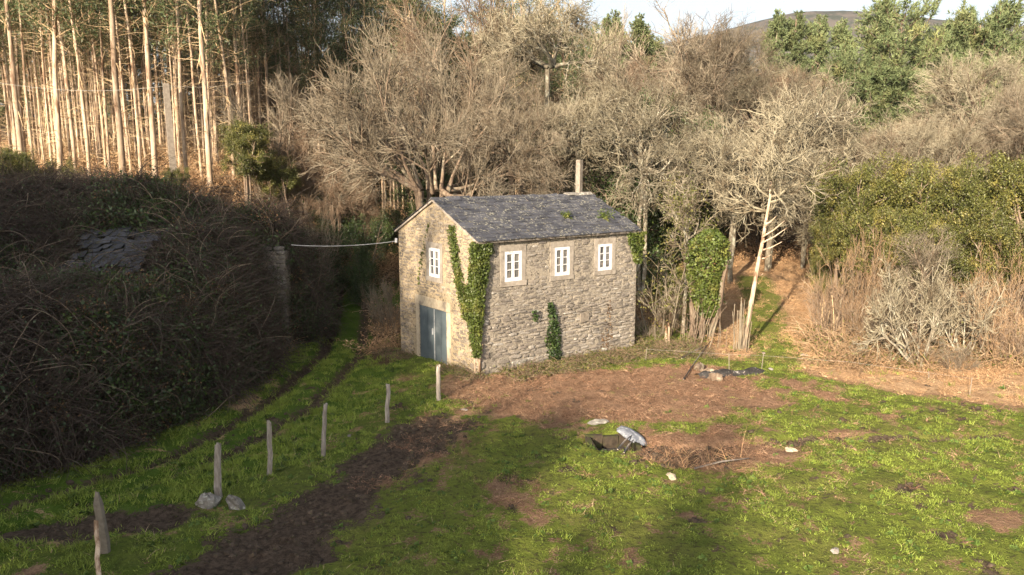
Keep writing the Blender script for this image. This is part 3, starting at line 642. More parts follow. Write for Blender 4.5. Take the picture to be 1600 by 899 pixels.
def pine(seed, H, rad, cone):
    rng = np.random.default_rng(seed)
    P, Rd = polyl(rng, np.array([[0, 0, -.4]]), np.array([[0, 0, 1.]]), H, .2, .04, 12, .03, .04); limb = MB().tubes(P, Rd, 7)
    k = 120; p, d, _, t = kids(rng, P, Rd, k, .12, .99, (R(50), R(85)))
    ln = rad*(np.clip(1.1-t, .12, 1) if cone else np.sqrt(np.clip(1-((t-.45)/.58)**2, .05, 1)))*rng.uniform(.7, 1.1, k)
    B, Br = polyl(rng, p, d, ln, .045, .012, 5, .1, .07); limb.tubes(B, Br, 4)
    p2, d2, _, _ = kids(rng, B, Br, 14, .25, 1, (R(20), R(60))); C, Cr = polyl(rng, p2, d2, .75 if not cone else .5, .013, .007, 3, .12, .12); tw = MB().tubes(C, Cr, 3)
    # needle brushes
    tip = C[:, 1:].reshape(-1, 3); tdir = nrm(C[:, 1:]-C[:, :-1]).reshape(-1, 3); reps = 8
    c = np.repeat(tip, reps, 0); dd = nrm(np.repeat(tdir, reps, 0)*.8+rng.normal(size=(len(c), 3))*.6); L = rng.uniform(.25, .45, (len(c), 1))*(1 if not cone else .5)
    sd = nrm(np.cross(dd, rng.normal(size=dd.shape)))*.036
    lf = MB(); n = len(c); lf.add(np.stack([c-sd, c+sd, c+dd*L], 1).reshape(-1, 3), None, np.arange(3*n).reshape(n, 3))
    return tpl(limb, tw, M['bark_brown'], M['twig_brown'], lf, M['leaf_pine'])
PI = [pine(81, 13, 4.2, False), pine(82, 12, 3.8, False)]; CO = [pine(83, 11, 2.4, True)]
rg = np.random.default_rng(99)
def G(x, y): return float(terr(np.array([x]), np.array([y]), False)[0])
def put(T, name, label, cat, px, ytop, Y, hw, group=None, tm=None, lm=None, sink=.15, rz=None, vs=1.2):
    """stand a plant so that its top reaches image row ytop at depth Y; hw: half width of its crown, in image pixels at that depth.
    Round crowns keep their shape and have boles long enough to reach down to the ground"""
    p = at(px, ytop, Y); g = G(p[0], Y); s = max((p[2]-g)/T['h'], .15); q = hw*Y/FPX/T['r']; z = g-sink
    if T.get('round'): s = q*vs; z = max(p[2]-T['h']*s, g-3)
    return place(T, name, label, cat, (p[0], Y, z), rg.uniform(0, 6.28) if rz is None else rz, (q, q, s), group, tm=tm, lm=lm)
PCT = {'crown': 84, 'trunk': 80}
def measure(T):
    h = r = 0
    for k in ('trunk', 'crown', 'leaves'):
        if T[k]:
            a = np.zeros(len(T[k].vertices)*3, np.float32); T[k].vertices.foreach_get('co', a)
            h = max(h, float(np.percentile(a[2::3], 99.5))); r = max(r, float(np.percentile(np.hypot(a[::3], a[1::3]), PCT.get(k, 96))))
    T['h'] = h; T['r'] = r
for g_ in list(BARE.values())+[EV, OL, PI, CO]:
    for T in g_: measure(T)
for T in BARE['dome']+BARE['lichen']+OL: T['round'] = True
# ------------------------------------------------------------------ scatter (one object of kind stuff, instanced on points)
def scatter(name, P, scl, eul, var, variants, mats, core=None, core_mat=0):
    """variants: list of (V, Q, T, material index).  core: (V, Q) extra surface kept as it is"""
    Vs, Qs, Ts, mq, mt, vid, off = [], [], [], [], [], [], 0
    def addv(V, Q, T, mi, k):
        nonlocal off
        Vs.append(np.asarray(V, float).reshape(-1, 3)); vid.append(np.full(len(Vs[-1]), k))
        if Q is not None and len(Q): Qs.append(np.asarray(Q)+off); mq.append(np.full(len(Q), mi))
        if T is not None and len(T): Ts.append(np.asarray(T)+off); mt.append(np.full(len(T), mi))
        off += len(Vs[-1])
    for k, parts in enumerate(variants):
        for V, Q, T, mi in parts: addv(V, Q, T, mi, k)
    if core is not None: addv(core[0], core[1], None, core_mat, 100)
    n0 = off; Vs.append(P); vid.append(np.full(len(P), -1)); n = len(P)
    me = mesh(name, np.concatenate(Vs), np.concatenate(Qs) if Qs else None, np.concatenate(Ts) if Ts else None, mats, False,
              np.concatenate(mq+mt))
    full = lambda a, d: np.concatenate([np.zeros((n0,)+a.shape[1:]), a]).astype(d)
    for nm, typ, a, key in (('vid', 'INT', np.concatenate(vid).astype(np.int32), 'value'), ('scl', 'FLOAT', full(scl, np.float32), 'value'),
                            ('pick', 'INT', full(var, np.int32), 'value'), ('eul', 'FLOAT_VECTOR', full(eul, np.float32), 'vector')):
        at_ = me.attributes.new(nm, typ, 'POINT'); at_.data.foreach_set(key, a.ravel())
    o = tag(obj(name, me), kind='stuff')
    g = bpy.data.node_groups.new(name+'_scatter', 'GeometryNodeTree'); g.is_modifier = True
    g.interface.new_socket('Geometry', in_out='INPUT', socket_type='NodeSocketGeometry'); g.interface.new_socket('Geometry', in_out='OUTPUT', socket_type='NodeSocketGeometry')
    L = g.links.new; gi = g.nodes.new('NodeGroupInput'); go = g.nodes.new('NodeGroupOutput'); J = g.nodes.new('GeometryNodeJoinGeometry')
    def attr(nm, typ):
        a = g.nodes.new('GeometryNodeInputNamedAttribute'); a.data_type = typ; a.inputs[0].default_value = nm; return a.outputs[0]
    def eq(sock, v):
        c = g.nodes.new('FunctionNodeCompare'); c.data_type = 'INT'; c.operation = 'EQUAL'; L(sock, c.inputs[2]); c.inputs[3].default_value = v; return c.outputs[0]
    def sep(v):
        s_ = g.nodes.new('GeometryNodeSeparateGeometry'); s_.domain = 'POINT'; L(gi.outputs[0], s_.inputs[0]); L(eq(attr('vid', 'INT'), v), s_.inputs[1]); return s_.outputs[0]
    pts = sep(-1); e2r = g.nodes.new('FunctionNodeEulerToRotation'); L(attr('eul', 'FLOAT_VECTOR'), e2r.inputs[0])
    for k in range(len(variants)):
        i = g.nodes.new('GeometryNodeInstanceOnPoints'); L(pts, i.inputs['Points']); L(eq(attr('pick', 'INT'), k), i.inputs['Selection']); L(sep(k), i.inputs['Instance'])
        L(e2r.outputs[0], i.inputs['Rotation']); L(attr('scl', 'FLOAT'), i.inputs['Scale']); L(i.outputs[0], J.inputs[0])
    if core is not None: L(sep(100), J.inputs[0])
    L(J.outputs[0], go.inputs[0]); md = o.modifiers.new('scatter', 'NODES'); md.node_group = g; return o
def up_eul(rng, n, tilt=.15): return np.stack([rng.normal(size=n)*tilt, rng.normal(size=n)*tilt, rng.uniform(0, 6.28, n)], -1)
def blades(rng, n, h, w, spread, lean):
    c = rng.normal(size=(n, 3))*[spread, spread, 0]; a = rng.uniform(0, 6.28, n); hh = h*rng.uniform(.5, 1.2, n)
    sd = np.stack([np.cos(a), np.sin(a), a*0], -1)*w; ln = rng.normal(size=(n, 3))*[lean, lean, 0]
    m_ = c+ln*hh[:, None]*.4+np.array([0, 0, 1])*hh[:, None]*.6; t_ = c+ln*hh[:, None]+np.array([0, 0, 1])*hh[:, None]*(1-.2*rng.random((n, 1)))
    V = np.stack([c-sd, c+sd, m_+sd*.7, m_-sd*.7, t_], 1).reshape(-1, 3); b = np.arange(n)*5
    return V, np.stack([b, b+1, b+2, b+3], -1), np.stack([b+3, b+2, b+4], -1)
r7 = np.random.default_rng(7)
def sample(rng, x0, x1, y0, y1, n): return rng.uniform(x0, x1, n), rng.uniform(y0, y1, n)
# pasture
x, y = sample(r7, -15, 25, 12.6, 36, 90000); mu, dr, li, lu = zones(x, y)
inh = (lambda q: (q[0] > -.15) & (q[0] < HL+.15) & (q[1] > -.15) & (q[1] < HW+.15))
def house_local(x, y):
    u = (math.sin(YAW), math.cos(YAW)); dx, dy = x+1.26, y-27.95; return dx*u[0]+dy*u[1], -dx*u[1]+dy*u[0]
pr = (1-np.clip(mu*1.2, 0, 1))*(1-np.clip(dr*1.1, 0, .97))*(1-li)*(.12+.88*ss(.42, .58, fbm(x*1.6, y*1.6, 71)))*np.clip(1.25-.02*np.maximum(y-14, 0), .5, 1)
k = (r7.random(len(x)) < pr*.85) & ~inh(house_local(x, y)); x, y, lu = x[k], y[k], lu[k]
ROS = MB(); q_ = r7.uniform(0, 6.28, 9); ROS.leaves(np.stack([np.cos(q_)*.07, np.sin(q_)*.07, .03+0*q_], -1), .13, r7, .5, up=np.array([0, 0, 3.]))
tuf = [[(*blades(r7, 16, .062, .0065, .085, 1.0), 0)] for _ in range(4)]+[[(*blades(r7, 18, .12, .0075, .08, .8), 0)], [(*blades(r7, 6, .06, .005, .08, 1.6), 1), (*blades(r7, 6, .07, .0065, .08, 1.), 0)], [(*ROS.arr(), 2)]]
scatter('grass', np.stack([x, y, terr(x, y)-.01], -1), r7.uniform(.5, 1.05, len(x))*(1+.4*lu), up_eul(r7, len(x)), np.where(r7.random(len(x)) < .04+.45*np.clip(lu, 0, 1), 4, np.where(r7.random(len(x)) < .04+.14*ss(.5, .65, fbm(x*.7, y*.7, 79)), 5, np.where(r7.random(len(x)) < .1, 6, r7.integers(0, 4, len(x))))), tuf, [M['grass'], M['twig_straw'], M['weed']])
# clods thrown up in the poached mud
def clod(rng):
    a = np.arange(6)/6*6.283; V = [(np.cos(q)*rng.uniform(.7, 1.2), np.sin(q)*rng.uniform(.7, 1.2), z) for z in (-.4, .25) for q in a]+[(rng.normal()*.2, rng.normal()*.2, .7)]
    return [(np.array(V), np.array([(j, (j+1) % 6, 6+(j+1) % 6, 6+j) for j in range(6)]), np.array([(6+j, 6+(j+1) % 6, 12) for j in range(6)]), 0)]
x, y = sample(r7, -14, 16, 12.6, 27, 60000); mu = zones(x, y)[0]; k = r7.random(len(x)) < mu*.2*(.2+.8*ss(.4, .6, fbm(x*1.4, y*1.4, 78))); x, y = x[k], y[k]
scatter('mud_clods', np.stack([x, y, terr(x, y)], -1), .1*r7.uniform(.25, 1., len(x))**1.5, up_eul(r7, len(x), .3), r7.integers(0, 3, len(x)), [clod(r7) for _ in range(3)], [M['mud_clod']])
# dead bracken: curled brown fronds and straw
def frond(rng, n, L, w, flat=.35):
    mb = MB(); az = rng.uniform(0, 6.28, n); d = np.stack([np.cos(az), np.sin(az), rng.uniform(.1, .9, n)*flat*2], -1)
    P, Rd = polyl(rng, rng.normal(size=(n, 3))*[.1, .1, .0], d, L*rng.uniform(.5, 1.2, n), .006, .003, 4, .25, -.12); mb.tubes(P, Rd, 3)
    c = P[:, 1:].reshape(-1, 3); c = np.repeat(c, 3, 0)+rng.normal(size=(len(c)*3, 3))*.05; mb.leaves(c, w, rng, .4); return (*mb.arr(), 0)
FR = [[frond(r7, 8, .42, .055, .2)] for _ in range(3)]+[[frond(r7, 10, .8, .075, .7)] for _ in range(2)]
x, y = sample(r7, -4, 26, 17, 52, 60000); mu, dr, li, lu = zones(x, y)
k = (r7.random(len(x)) < dr*(.15+.85*ss(.42, .58, fbm(x*1.2, y*1.2, 72)))*np.clip(1.2-.03*np.maximum(y-24, 0), .35, 1)*.7) & ~inh(house_local(x, y)); x, y = x[k], y[k]
big = (y > edge_y(x)+2.2+1.5*vnoise(x, y, 4)) & (r7.random(len(x)) < .4)
pick = np.where(big, r7.integers(3, 5, len(x)), r7.integers(0, 3, len(x))); P_ = np.stack([x, y, terr(x, y)-.02], -1); sc_ = r7.uniform(.3, .8, len(x)); e_ = up_eul(r7, len(x), .25); far = (y > edge_y(x)+.3) & (x > 7.5)
scatter('dead_bracken', P_[far], sc_[far], e_[far], pick[far], FR, [M['bracken']])
scatter('dead_bracken', P_[~far], sc_[~far], e_[~far], pick[~far], FR, [M['bracken_red']])
# forest floor
x, y = sample(r7, -48, 22, 33, 80, 16000); mu, dr, li, lu = zones(x, y)
k = (r7.random(len(x)) < li*np.clip(1.5-.02*y, .25, .9)) & ~inh(house_local(x, y)); x, y = x[k], y[k]
scatter('woodland_bracken', np.stack([x, y, terr(x, y, False)-.05], -1), r7.uniform(.8, 1.9, len(x)), up_eul(r7, len(x), .2), r7.integers(3, 5, len(x)), FR, [M['bracken']])
# ------------------------------------------------------------------ overgrown ruin on the left
def tangle(rng, n, L, nl, lsize):
    mb = MB(); az = rng.uniform(0, 6.28, n); d = np.stack([np.cos(az)*.7, np.sin(az)*.7, rng.uniform(.3, 1.3, n)], -1)
    P, Rd = polyl(rng, rng.normal(size=(n, 3))*[.22, .22, .05], d, L*rng.uniform(.5, 1.3, n), .011, .006, 6, .22, -.2); mb.tubes(P, Rd, 3)
    lf = MB(); c = P[rng.integers(0, n, nl), rng.integers(1, 7, nl)]+rng.normal(size=(nl, 3))*.08; lf.leaves(c, lsize, rng, .6)
    return (*mb.arr(), 1), (*lf.arr(), 2)
BD_Y = [12, 15, 17.7, 20, 22, 24.6, 28.3, 31, 33.6, 34.2, 35, 39, 43]; BD_X = [-18.5, -15.6, -13.6, -11.9, -10.9, -10.3, -9.7, -10.0, -10.55, -10.55, -9.3, -9.3, -10.5]
def mound(x, y):
    g = terr(x, y, False); d = np.interp(y, BD_Y, BD_X)-x
    H = 4.0+.03*(y-20)+1.2*ss(28, 32, y)-.3*ss(-11, -9.5, x)
    H = H+1.9*np.exp(-((x+15.6)/2.4)**2-((y-32.3)/2.1)**2)+.7*np.exp(-((x+11.9)/1.5)**2-((y-31)/2.2)**2)+1.3*ss(-17.5, -19.5, x)*ss(20, 27, y)
    H = H+1.1*np.exp(-((x+10.6)/1.5)**2-((y-35.4)/1.4)**2)
    H = H-.9*ss(2.6, 1.2, np.maximum(np.abs(x+14.9)*1.0, np.abs(y-28.9)*1.25))
    H = H+2.8*(fbm(x*.4, y*.4, 81, 3)-.5)+.9*(fbm(x*1.5, y*1.5, 82)-.5)
    fall = ss(47, 36.5, y)
    return np.maximum(g-.3, -.5+(H-(g*(g > 0))*.0)*(1-np.exp(-np.clip(d, 0, 50)/.75))*fall+np.minimum(g, 0))
gx = np.arange(-26, -8.6, .22); gy = np.arange(12.5, 42, .22); MX, MY = np.meshgrid(gx, gy); MZ = mound(MX, MY)-.28
nxm = len(gx); i0 = (np.arange(len(gy)-1)[:, None]*nxm+np.arange(nxm-1)).ravel()
roof_zone = lambda x, y: (np.abs(x+14.7) < 1.15+1.8*(fbm(x*.9, y*.9, 15)-.5)) & (np.abs(y-28.9) < 1.35+1.2*(fbm(x*1.1, y*1.1, 16)-.5))
x, y = sample(r7, -25, -8.8, 12.8, 41, 21000); z = mound(x, y); g = terr(x, y, False)
k = (z > g+.1) & ~roof_zone(x, y) & (r7.random(len(x)) < .42*np.where(x < -21, .4, 1)); x, y, z = x[k], y[k], z[k]
e = .15; gxn = (mound(x+e, y)-z)/e; gyn = (mound(x, y+e)-z)/e
# steep faces get more clumps, stacked up the face
st = np.clip(np.hypot(gxn, gyn), 0, 6); rep = 1+(st > 1.2)*1+(st > 2.5)*2
x, y, z, gxn, gyn = [np.repeat(a, rep) for a in (x, y, z, gxn, gyn)]; z = z-r7.random(len(z))*np.clip(np.hypot(gxn, gyn), 0, 4)*.25-.1
eul = np.stack([np.clip(np.arctan(gyn)*.75, -1, 1)*1., -np.clip(np.arctan(gxn)*.75, -1, 1), r7.uniform(0, 6.28, len(x))], -1)
greenish = fbm(x*.5, y*.5, 83)+.25*(x < -15.5)*(y < 24)+.1*(r7.random(len(x))-.5) > .465
def canes(rng):
    mb = MB(); n = 7; az = rng.uniform(0, 6.28, n); d = np.stack([np.cos(az)*.7, np.sin(az)*.7, rng.uniform(.5, 1.6, n)], -1)
    P, Rd = polyl(rng, rng.normal(size=(n, 3))*[.3, .3, .05], d, rng.uniform(1.2, 2.8, n), .017, .007, 9, .1, -.17); mb.tubes(P, Rd, 4); return [(*mb.arr(), 3)]
cane_v = canes(r7); _m = MB(); _c = r7.normal(size=(240, 3))*[.3, .3, .16]+[0, 0, .15]; _m.leaves(_c, .085, r7, .6); leafclump_v = [(*_m.arr(), 4)]+list(tangle(r7, 14, .8, 30, .07))
pickv = np.where(greenish, r7.integers(2, 4, len(x)), r7.integers(0, 2, len(x))); q_ = r7.random(len(x)); pickv = np.where(q_ < .035, 4, np.where(q_ > .93-.12*(fbm(x*.6, y*.6, 88) > .55), 5, pickv))
scatter('bramble_thicket', np.stack([x, y, z], -1), r7.uniform(.55, 1.2, len(x)), eul, pickv,
        [list(tangle(r7, 34, .95, 60, .09)), list(tangle(r7, 26, 1.9, 26, .08)), list(tangle(r7, 24, .8, 170, .13)), list(tangle(r7, 26, .9, 130, .08)), cane_v, leafclump_v],
        [M['soil'], M['twig_dark'], M['leaf_dark'], M['bark_brown'], M['leaf_brown']], (np.stack([MX, MY, MZ], -1).reshape(-1, 3), np.stack([i0, i0+1, i0+nxm+1, i0+nxm], -1)), 0)
ruin = thing('ruined_house', 'collapsed stone house buried in brambles, slates and one wall corner showing', 'ruined house', (-14.9, 28.9, 0))
rf = obj('roof', MB().box((-1.9, 1.4, 4.9), (1.9, 1.75, 5.1)).box((-1.9, -1.6, 3.2), (1.9, -1.3, 3.35)).mesh('roof', [M['post']]), ruin)
for r in range(11):
    s = -2.6+r7.uniform(0, .3)
    while s < 2.6:
        l = r7.uniform(.22, .5); q = -1.55+r*.29
        if r7.random() < .8:
            if abs(s+l/2) > 1.7+2.4*(fbm(np.array(q*.9), np.array(3.3), 19)-.5) : s += l+.01; continue
            obj('slate', LM[r7.integers(10)], rf, (s+l/2, q, 3.95+(q+1.5)*.44+.14*(fbm(np.array(s*.9), np.array(q*.9), 4)-.5)+r7.normal()*.02), (.4+r7.normal()*.06, r7.normal()*.08, r7.normal()*.14), (l, .38, .03), mat=M['slate_old'])
        s += l+.01
wl2 = obj('wall', MB().box((2.2, 5.2, -.6), (4.85, 5.75, 3.95)).box((4.35, 5.755, -.6), (4.85, 9, 3.9)).mesh('ruin_wall', [M['mortar_long']]), ruin)
t = -.3
while t < 4.0:
    h = r7.uniform(.16, .3); s = 4.9
    while s > 3.3:
        l = r7.uniform(.25, .6); obj('stone', SM['long'][r7.integers(12)], wl2, (s-l/2, 5.2, t+h/2), (0, r7.normal()*.03, 0), (l*.96, r7.uniform(.02, .06), h*.93)); s -= l
    t += h+.01
# ------------------------------------------------------------------ ivy
def ivy_on(name, label, cat, faces, size, mat, thick=.16, stems=()):
    o = thing(name, label, cat, (-1.26, 27.95, 0), math.pi/2-YAW); mb = MB(); rng = np.random.default_rng(len(label))
    for F, fn, n, box in faces:
        s = rng.uniform(box[0], box[1], n); t = rng.uniform(box[2], box[3], n); v = fn(s, t); k = rng.random(n) < v
        s, t = s[k], t[k]; out = F.p(0, 0, 1)-F.p(0, 0, 0)
        c = F.p(s, t, .03+thick*rng.random(len(s))**1.6*np.clip(v[k]*1.2, .3, 1)); mb.leaves(c, size, rng, .75, up=out*1.6, droop=.6)
    obj('foliage', mb.mesh('ivy_foliage', [mat]), o)
    sb = MB()
    for F, pts, r in stems:
        P = np.array([[F.p(a, b_, .04) for a, b_ in pts]]); sb.tubes(P, np.full((1, len(pts)), r), 5)
    if sb.n: obj('stem', sb.mesh('ivy_stem', [M['bark_pale']], True), o)
    return o
def band(pts, w):     # distance to a hand-drawn line on the wall, thinning out at the edges
    def f(s, t):
        tt = np.array([p[1] for p in pts]); sc = np.interp(t, tt, [p[0] for p in pts]); ww = np.interp(t, tt, [p[2] for p in pts])
        n = fbm(s*4, t*3, 12); return ss(1.15, .55, np.abs(s-sc)/ww+.9*(n-.5))*w*(t > tt[0])*(t < tt[-1])
    return f
ivy_on('ivy_plant', 'green ivy in a V shape climbing the near corner of stone house', 'ivy',
       [(FL, band([(-.02, .7, .1), (.0, 1.3, .11), (.05, 2.4, .19), (.12, 3.6, .28), (.24, 4.95, .42)], 1), 13000, (-.2, 1.1, .6, 5)),
        (FG, band([(.05, .7, .16), (.15, 1.3, .28), (.26, 2., .38), (.4, 2.7, .55), (.22, 3.3, .4), (.1, 3.8, .3), (.06, 5., .3)], 1), 12500, (-.2, 1.5, .6, 5)),
        (FG, band([(.55, 2., .4), (.85, 2.7, .4), (1.1, 3.4, .32), (1.3, 4., .27), (1.45, 4.6, .27), (1.6, 5.5, .24)], 1), 8500, (.1, 2.1, 2., 5.6))],
       .088, M['leaf_ivy'], .17, [(FL, [(.03, -.3), (.05, .6), (.08, 1.4), (.2, 2.6), (.3, 3.6)], .05), (FG, [(.1, -.3), (.16, .6), (.3, 1.5), (.6, 2.6), (.9, 3.2)], .04), (FL, [(.12, -.3), (.1, .5), (.2, 1.2)], .025)])
ivy_on('ivy_plant', 'thin strand of ivy beside the upper gable window', 'ivy', [(FG, band([(4.3, 2.9, .12), (4.1, 3.6, .12), (3.9, 4.2, .13), (3.6, 5.0, .1), (3.35, 5.5, .08)], .8), 900, (3, 4.7, 2.9, 5.6))], .11, M['leaf_ivy'], .06)
ivy_on('ivy_plant', 'dark ivy patch rising from the foot of the long wall under the middle window', 'ivy', [(FL, band([(3.75, -.4, .3), (3.62, .4, .36), (3.55, 1.2, .38), (3.5, 1.9, .22), (3.35, 2.45, .14)], .95), 3000, (2.9, 4.3, -.4, 2.6)), (FL, band([(2.66, 1.75, .14), (2.6, 2.2, .15)], .9), 300, (2.3, 3, 1.7, 2.3))], .11, M['leaf_dark'], .14)
ivy_on('ivy_plant', 'withered brown creeper on the long wall below the right-end window', 'creeper', [(FL, band([(6.35, .2, .5), (6.5, .9, .36), (6.6, 1.5, .16), (6.55, 2.2, .1)], .4), 1500, (5.6, 7.2, .2, 2.3))], .08, M['leaf_brown'], .05)
ivy_on('ivy_plant', 'ivy clump hanging under the eave at the far end of the roof', 'ivy', [(FL, band([(8.1, 3.6, .18), (8., 4.3, .35), (7.95, 4.95, .5)], .95), 2600, (7.2, 8.5, 3.5, 5))], .12, M['leaf_ivy'], .3)
for (s_, q_, r_, lab) in ((7.05, .95, .24, 'tuft of green fern growing on the slates near the right verge'), (5.15, 1.25, .14, 'small moss and fern tuft on the middle of the slate roof')):
    mb = MB(); rng = np.random.default_rng(int(s_*10)); n = 26; d = rng.normal(size=(n, 3)); d[:, 2] = np.abs(d[:, 2])*.7+.25
    P, Rd = polyl(rng, rng.normal(size=(n, 3))*.04, d, r_*1.6, .006, .003, 3, .15, -.15); mb.tubes(P, Rd, 3); mb.leaves(np.repeat(P[:, 1:].reshape(-1, 3), 4, 0)+rng.normal(size=(n*12, 3))*.04, .1, rng, .4)
    p = house.matrix_basis@Vector(roofp(s_, q_, .12)); tag(obj('fern_tuft', mb.mesh('fern', [M['leaf_ivy']]), None, p), lab, 'fern')
# ------------------------------------------------------------------ trees
# eucalyptus stand, front row
fr_ = [(38, 43, 0, 1.25, 'thick pale eucalyptus trunk at the left end of the stand'), (54, 45, 4, 1.1, 'thin eucalyptus close behind the leftmost thick trunk'), (94, 43, 1, 1.35, 'thick peeling eucalyptus trunk, second of the thick ones from the left edge'),
       (119, 44.5, 3, 1.25, 'slim straight eucalyptus right of the second thick trunk'), (141, 44, 3, 1.3, 'slim eucalyptus above the left end of the dark bramble mound'), (193, 42.6, 2, 1.5, 'thickest whitish eucalyptus trunk, standing right behind the bramble mound top'),
       (206, 46, 4, 1., 'very thin white eucalyptus just right of the thickest whitish trunk'), (221, 45, 3, 1.35, 'orange-tinted slim eucalyptus between two thick trunks'), (243, 42.6, 0, 1.3, 'thick brownish eucalyptus trunk left of the cut concrete pole'),
       (292, 43, 1, 1.1, 'bright slender eucalyptus just right of the cut concrete pole'), (316, 45, 4, 1.2, 'thin twin of the thick eucalyptus pair right of the concrete pole'), (328, 42.8, 2, 1.25, 'thick trunk of the eucalyptus pair right of the concrete pole'),
       (366, 45, 3, 1.4, 'greyish eucalyptus at the right end of the front row'), (172, 48, 4, 1.2, 'thin eucalyptus left of the thickest whitish trunk, a little deeper in')]
for (px, Y_, k, th, lab) in fr_:
    p = at(px, 285, Y_); g = G(p[0], Y_); place(EU[k], 'eucalyptus', lab, 'eucalyptus tree', (p[0], Y_, g), rg.uniform(0, 6.28), (th, th, 1+.08*rg.normal()), 'eucalyptus trees in the front row of the stand')
MARKS = [38, 94, 141, 193, 243, 292, 328, 366, 440]
BETW = ['left of the leftmost thick trunk', 'left of the peeling trunk', 'right of the peeling trunk', 'left of the whitest thick trunk', 'right of the whitest thick trunk', 'behind the cut concrete pole', 'behind the trunk pair right of the pole', 'left of the greyish end trunk', 'above the sunlit ivy bush', 'behind the brown bare trees']
n = 0
while n < 225:
    Y_ = rg.uniform(46, 80); px = rg.uniform(-40, 660); Y_ = max(Y_, 58 if px > 400 else 0); p = at(px, 250, Y_)
    if px > 420 and rg.random() < .35: continue
    n += 1; k = rg.choice([0, 1, 3, 3, 4, 4]); th = rg.uniform(.8, 1.25)
    wh = 'midway into' if Y_ < 58 else 'deep inside'; kd = 'stout' if k < 2 else ('slim' if k == 3 else 'very thin'); i = int(np.searchsorted(MARKS, px))
    lab = f'{kd} eucalyptus {wh} the stand {BETW[i]}'
    place(EU[k], 'eucalyptus', lab, 'eucalyptus tree', (p[0], Y_, G(p[0], Y_)), rg.uniform(0, 6.28), (th, th, rg.uniform(.85, 1.1)), 'eucalyptus trees: '+lab)
for (px, yt, Y_, k, lab) in ((440, -60, 60, 0, 'leafy eucalyptus with dark hanging foliage left of the round bare tree'), (487, -90, 58, 1, 'tall dark eucalyptus with thick hanging foliage above the bare shrubs'), (530, -60, 64, 0, 'leafy eucalyptus between dark hanging crown and round bare tree'),
        (610, -50, 70, 1, 'dark eucalyptus top showing behind the round bare tree'), (655, -40, 72, 0, 'eucalyptus top against the sky behind the round bare tree'), (745, -60, 70, 1, 'dark leafy eucalyptus behind the tall brown bare tree'),
        (705, -55, 64, 0, 'leafy eucalyptus filling the sky gap left of the tall brown bare tree'), (905, -25, 62, 1, 'dark blue-green eucalyptus top beside the open sky'), (830, -30, 68, 0, 'dark leafy eucalyptus behind the lichen covered crown')):
    p = at(px, yt, Y_); g = G(p[0], Y_); s_ = (p[2]-g)/20.; place(EUD[k], 'eucalyptus', lab, 'eucalyptus tree', (p[0], Y_, g), rg.uniform(0, 6.28), (s_*1.1, s_*1.1, s_))
for i, px in enumerate((828, 842, 812, 787)):
    p = at(px, 250, 57+i*1.5); place(EU[3], 'eucalyptus', 'slim orange trunk seen through the twigs left of the concrete pole', 'eucalyptus tree', (p[0], 57+i*1.5, G(p[0], 57+i*1.5)), i, 1, 'orange trunks behind the lichen covered trees')
for px in range(-60, 1000, 26):   # trees closing the back of the wood
    Y_ = rg.uniform(82, 98); yt = rg.uniform(20, 120) if px > 350 else rg.uniform(20, 120); p = at(px+rg.uniform(-8, 8), yt, Y_); g = G(p[0], Y_); T = [EUD[0], EUD[1], PI[0], PI[1]][rg.integers(4)]; h = 20 if T in EUD else T['h']; s_ = (p[2]-g)/h
    lab = ('dark leafy tree' if T in EUD else 'dark pine')+' at the back of the wood, '+('far behind the thick eucalyptus trunks' if px < 200 else 'behind the cut pole and trunk pair' if px < 350 else 'beyond the brown bare saplings' if px < 520 else 'beyond the big round bare tree' if px < 700 else 'beyond the tall brown bare tree' if px < 820 else 'beyond the top lichen crown')
    place(T, 'background_tree', lab, 'tree', (p[0], Y_, g), rg.uniform(0, 6.28), (s_*1.25, s_*1.25, s_), 'trees at the back: '+lab)
D, LI, UP, SH = BARE['dome'], BARE['lichen'], BARE['upright'], BARE['shrub']
bt = 'bare tree'; B_, Lc, Br_ = M['twig_beige'], M['twig_lichen'], M['twig_brown']
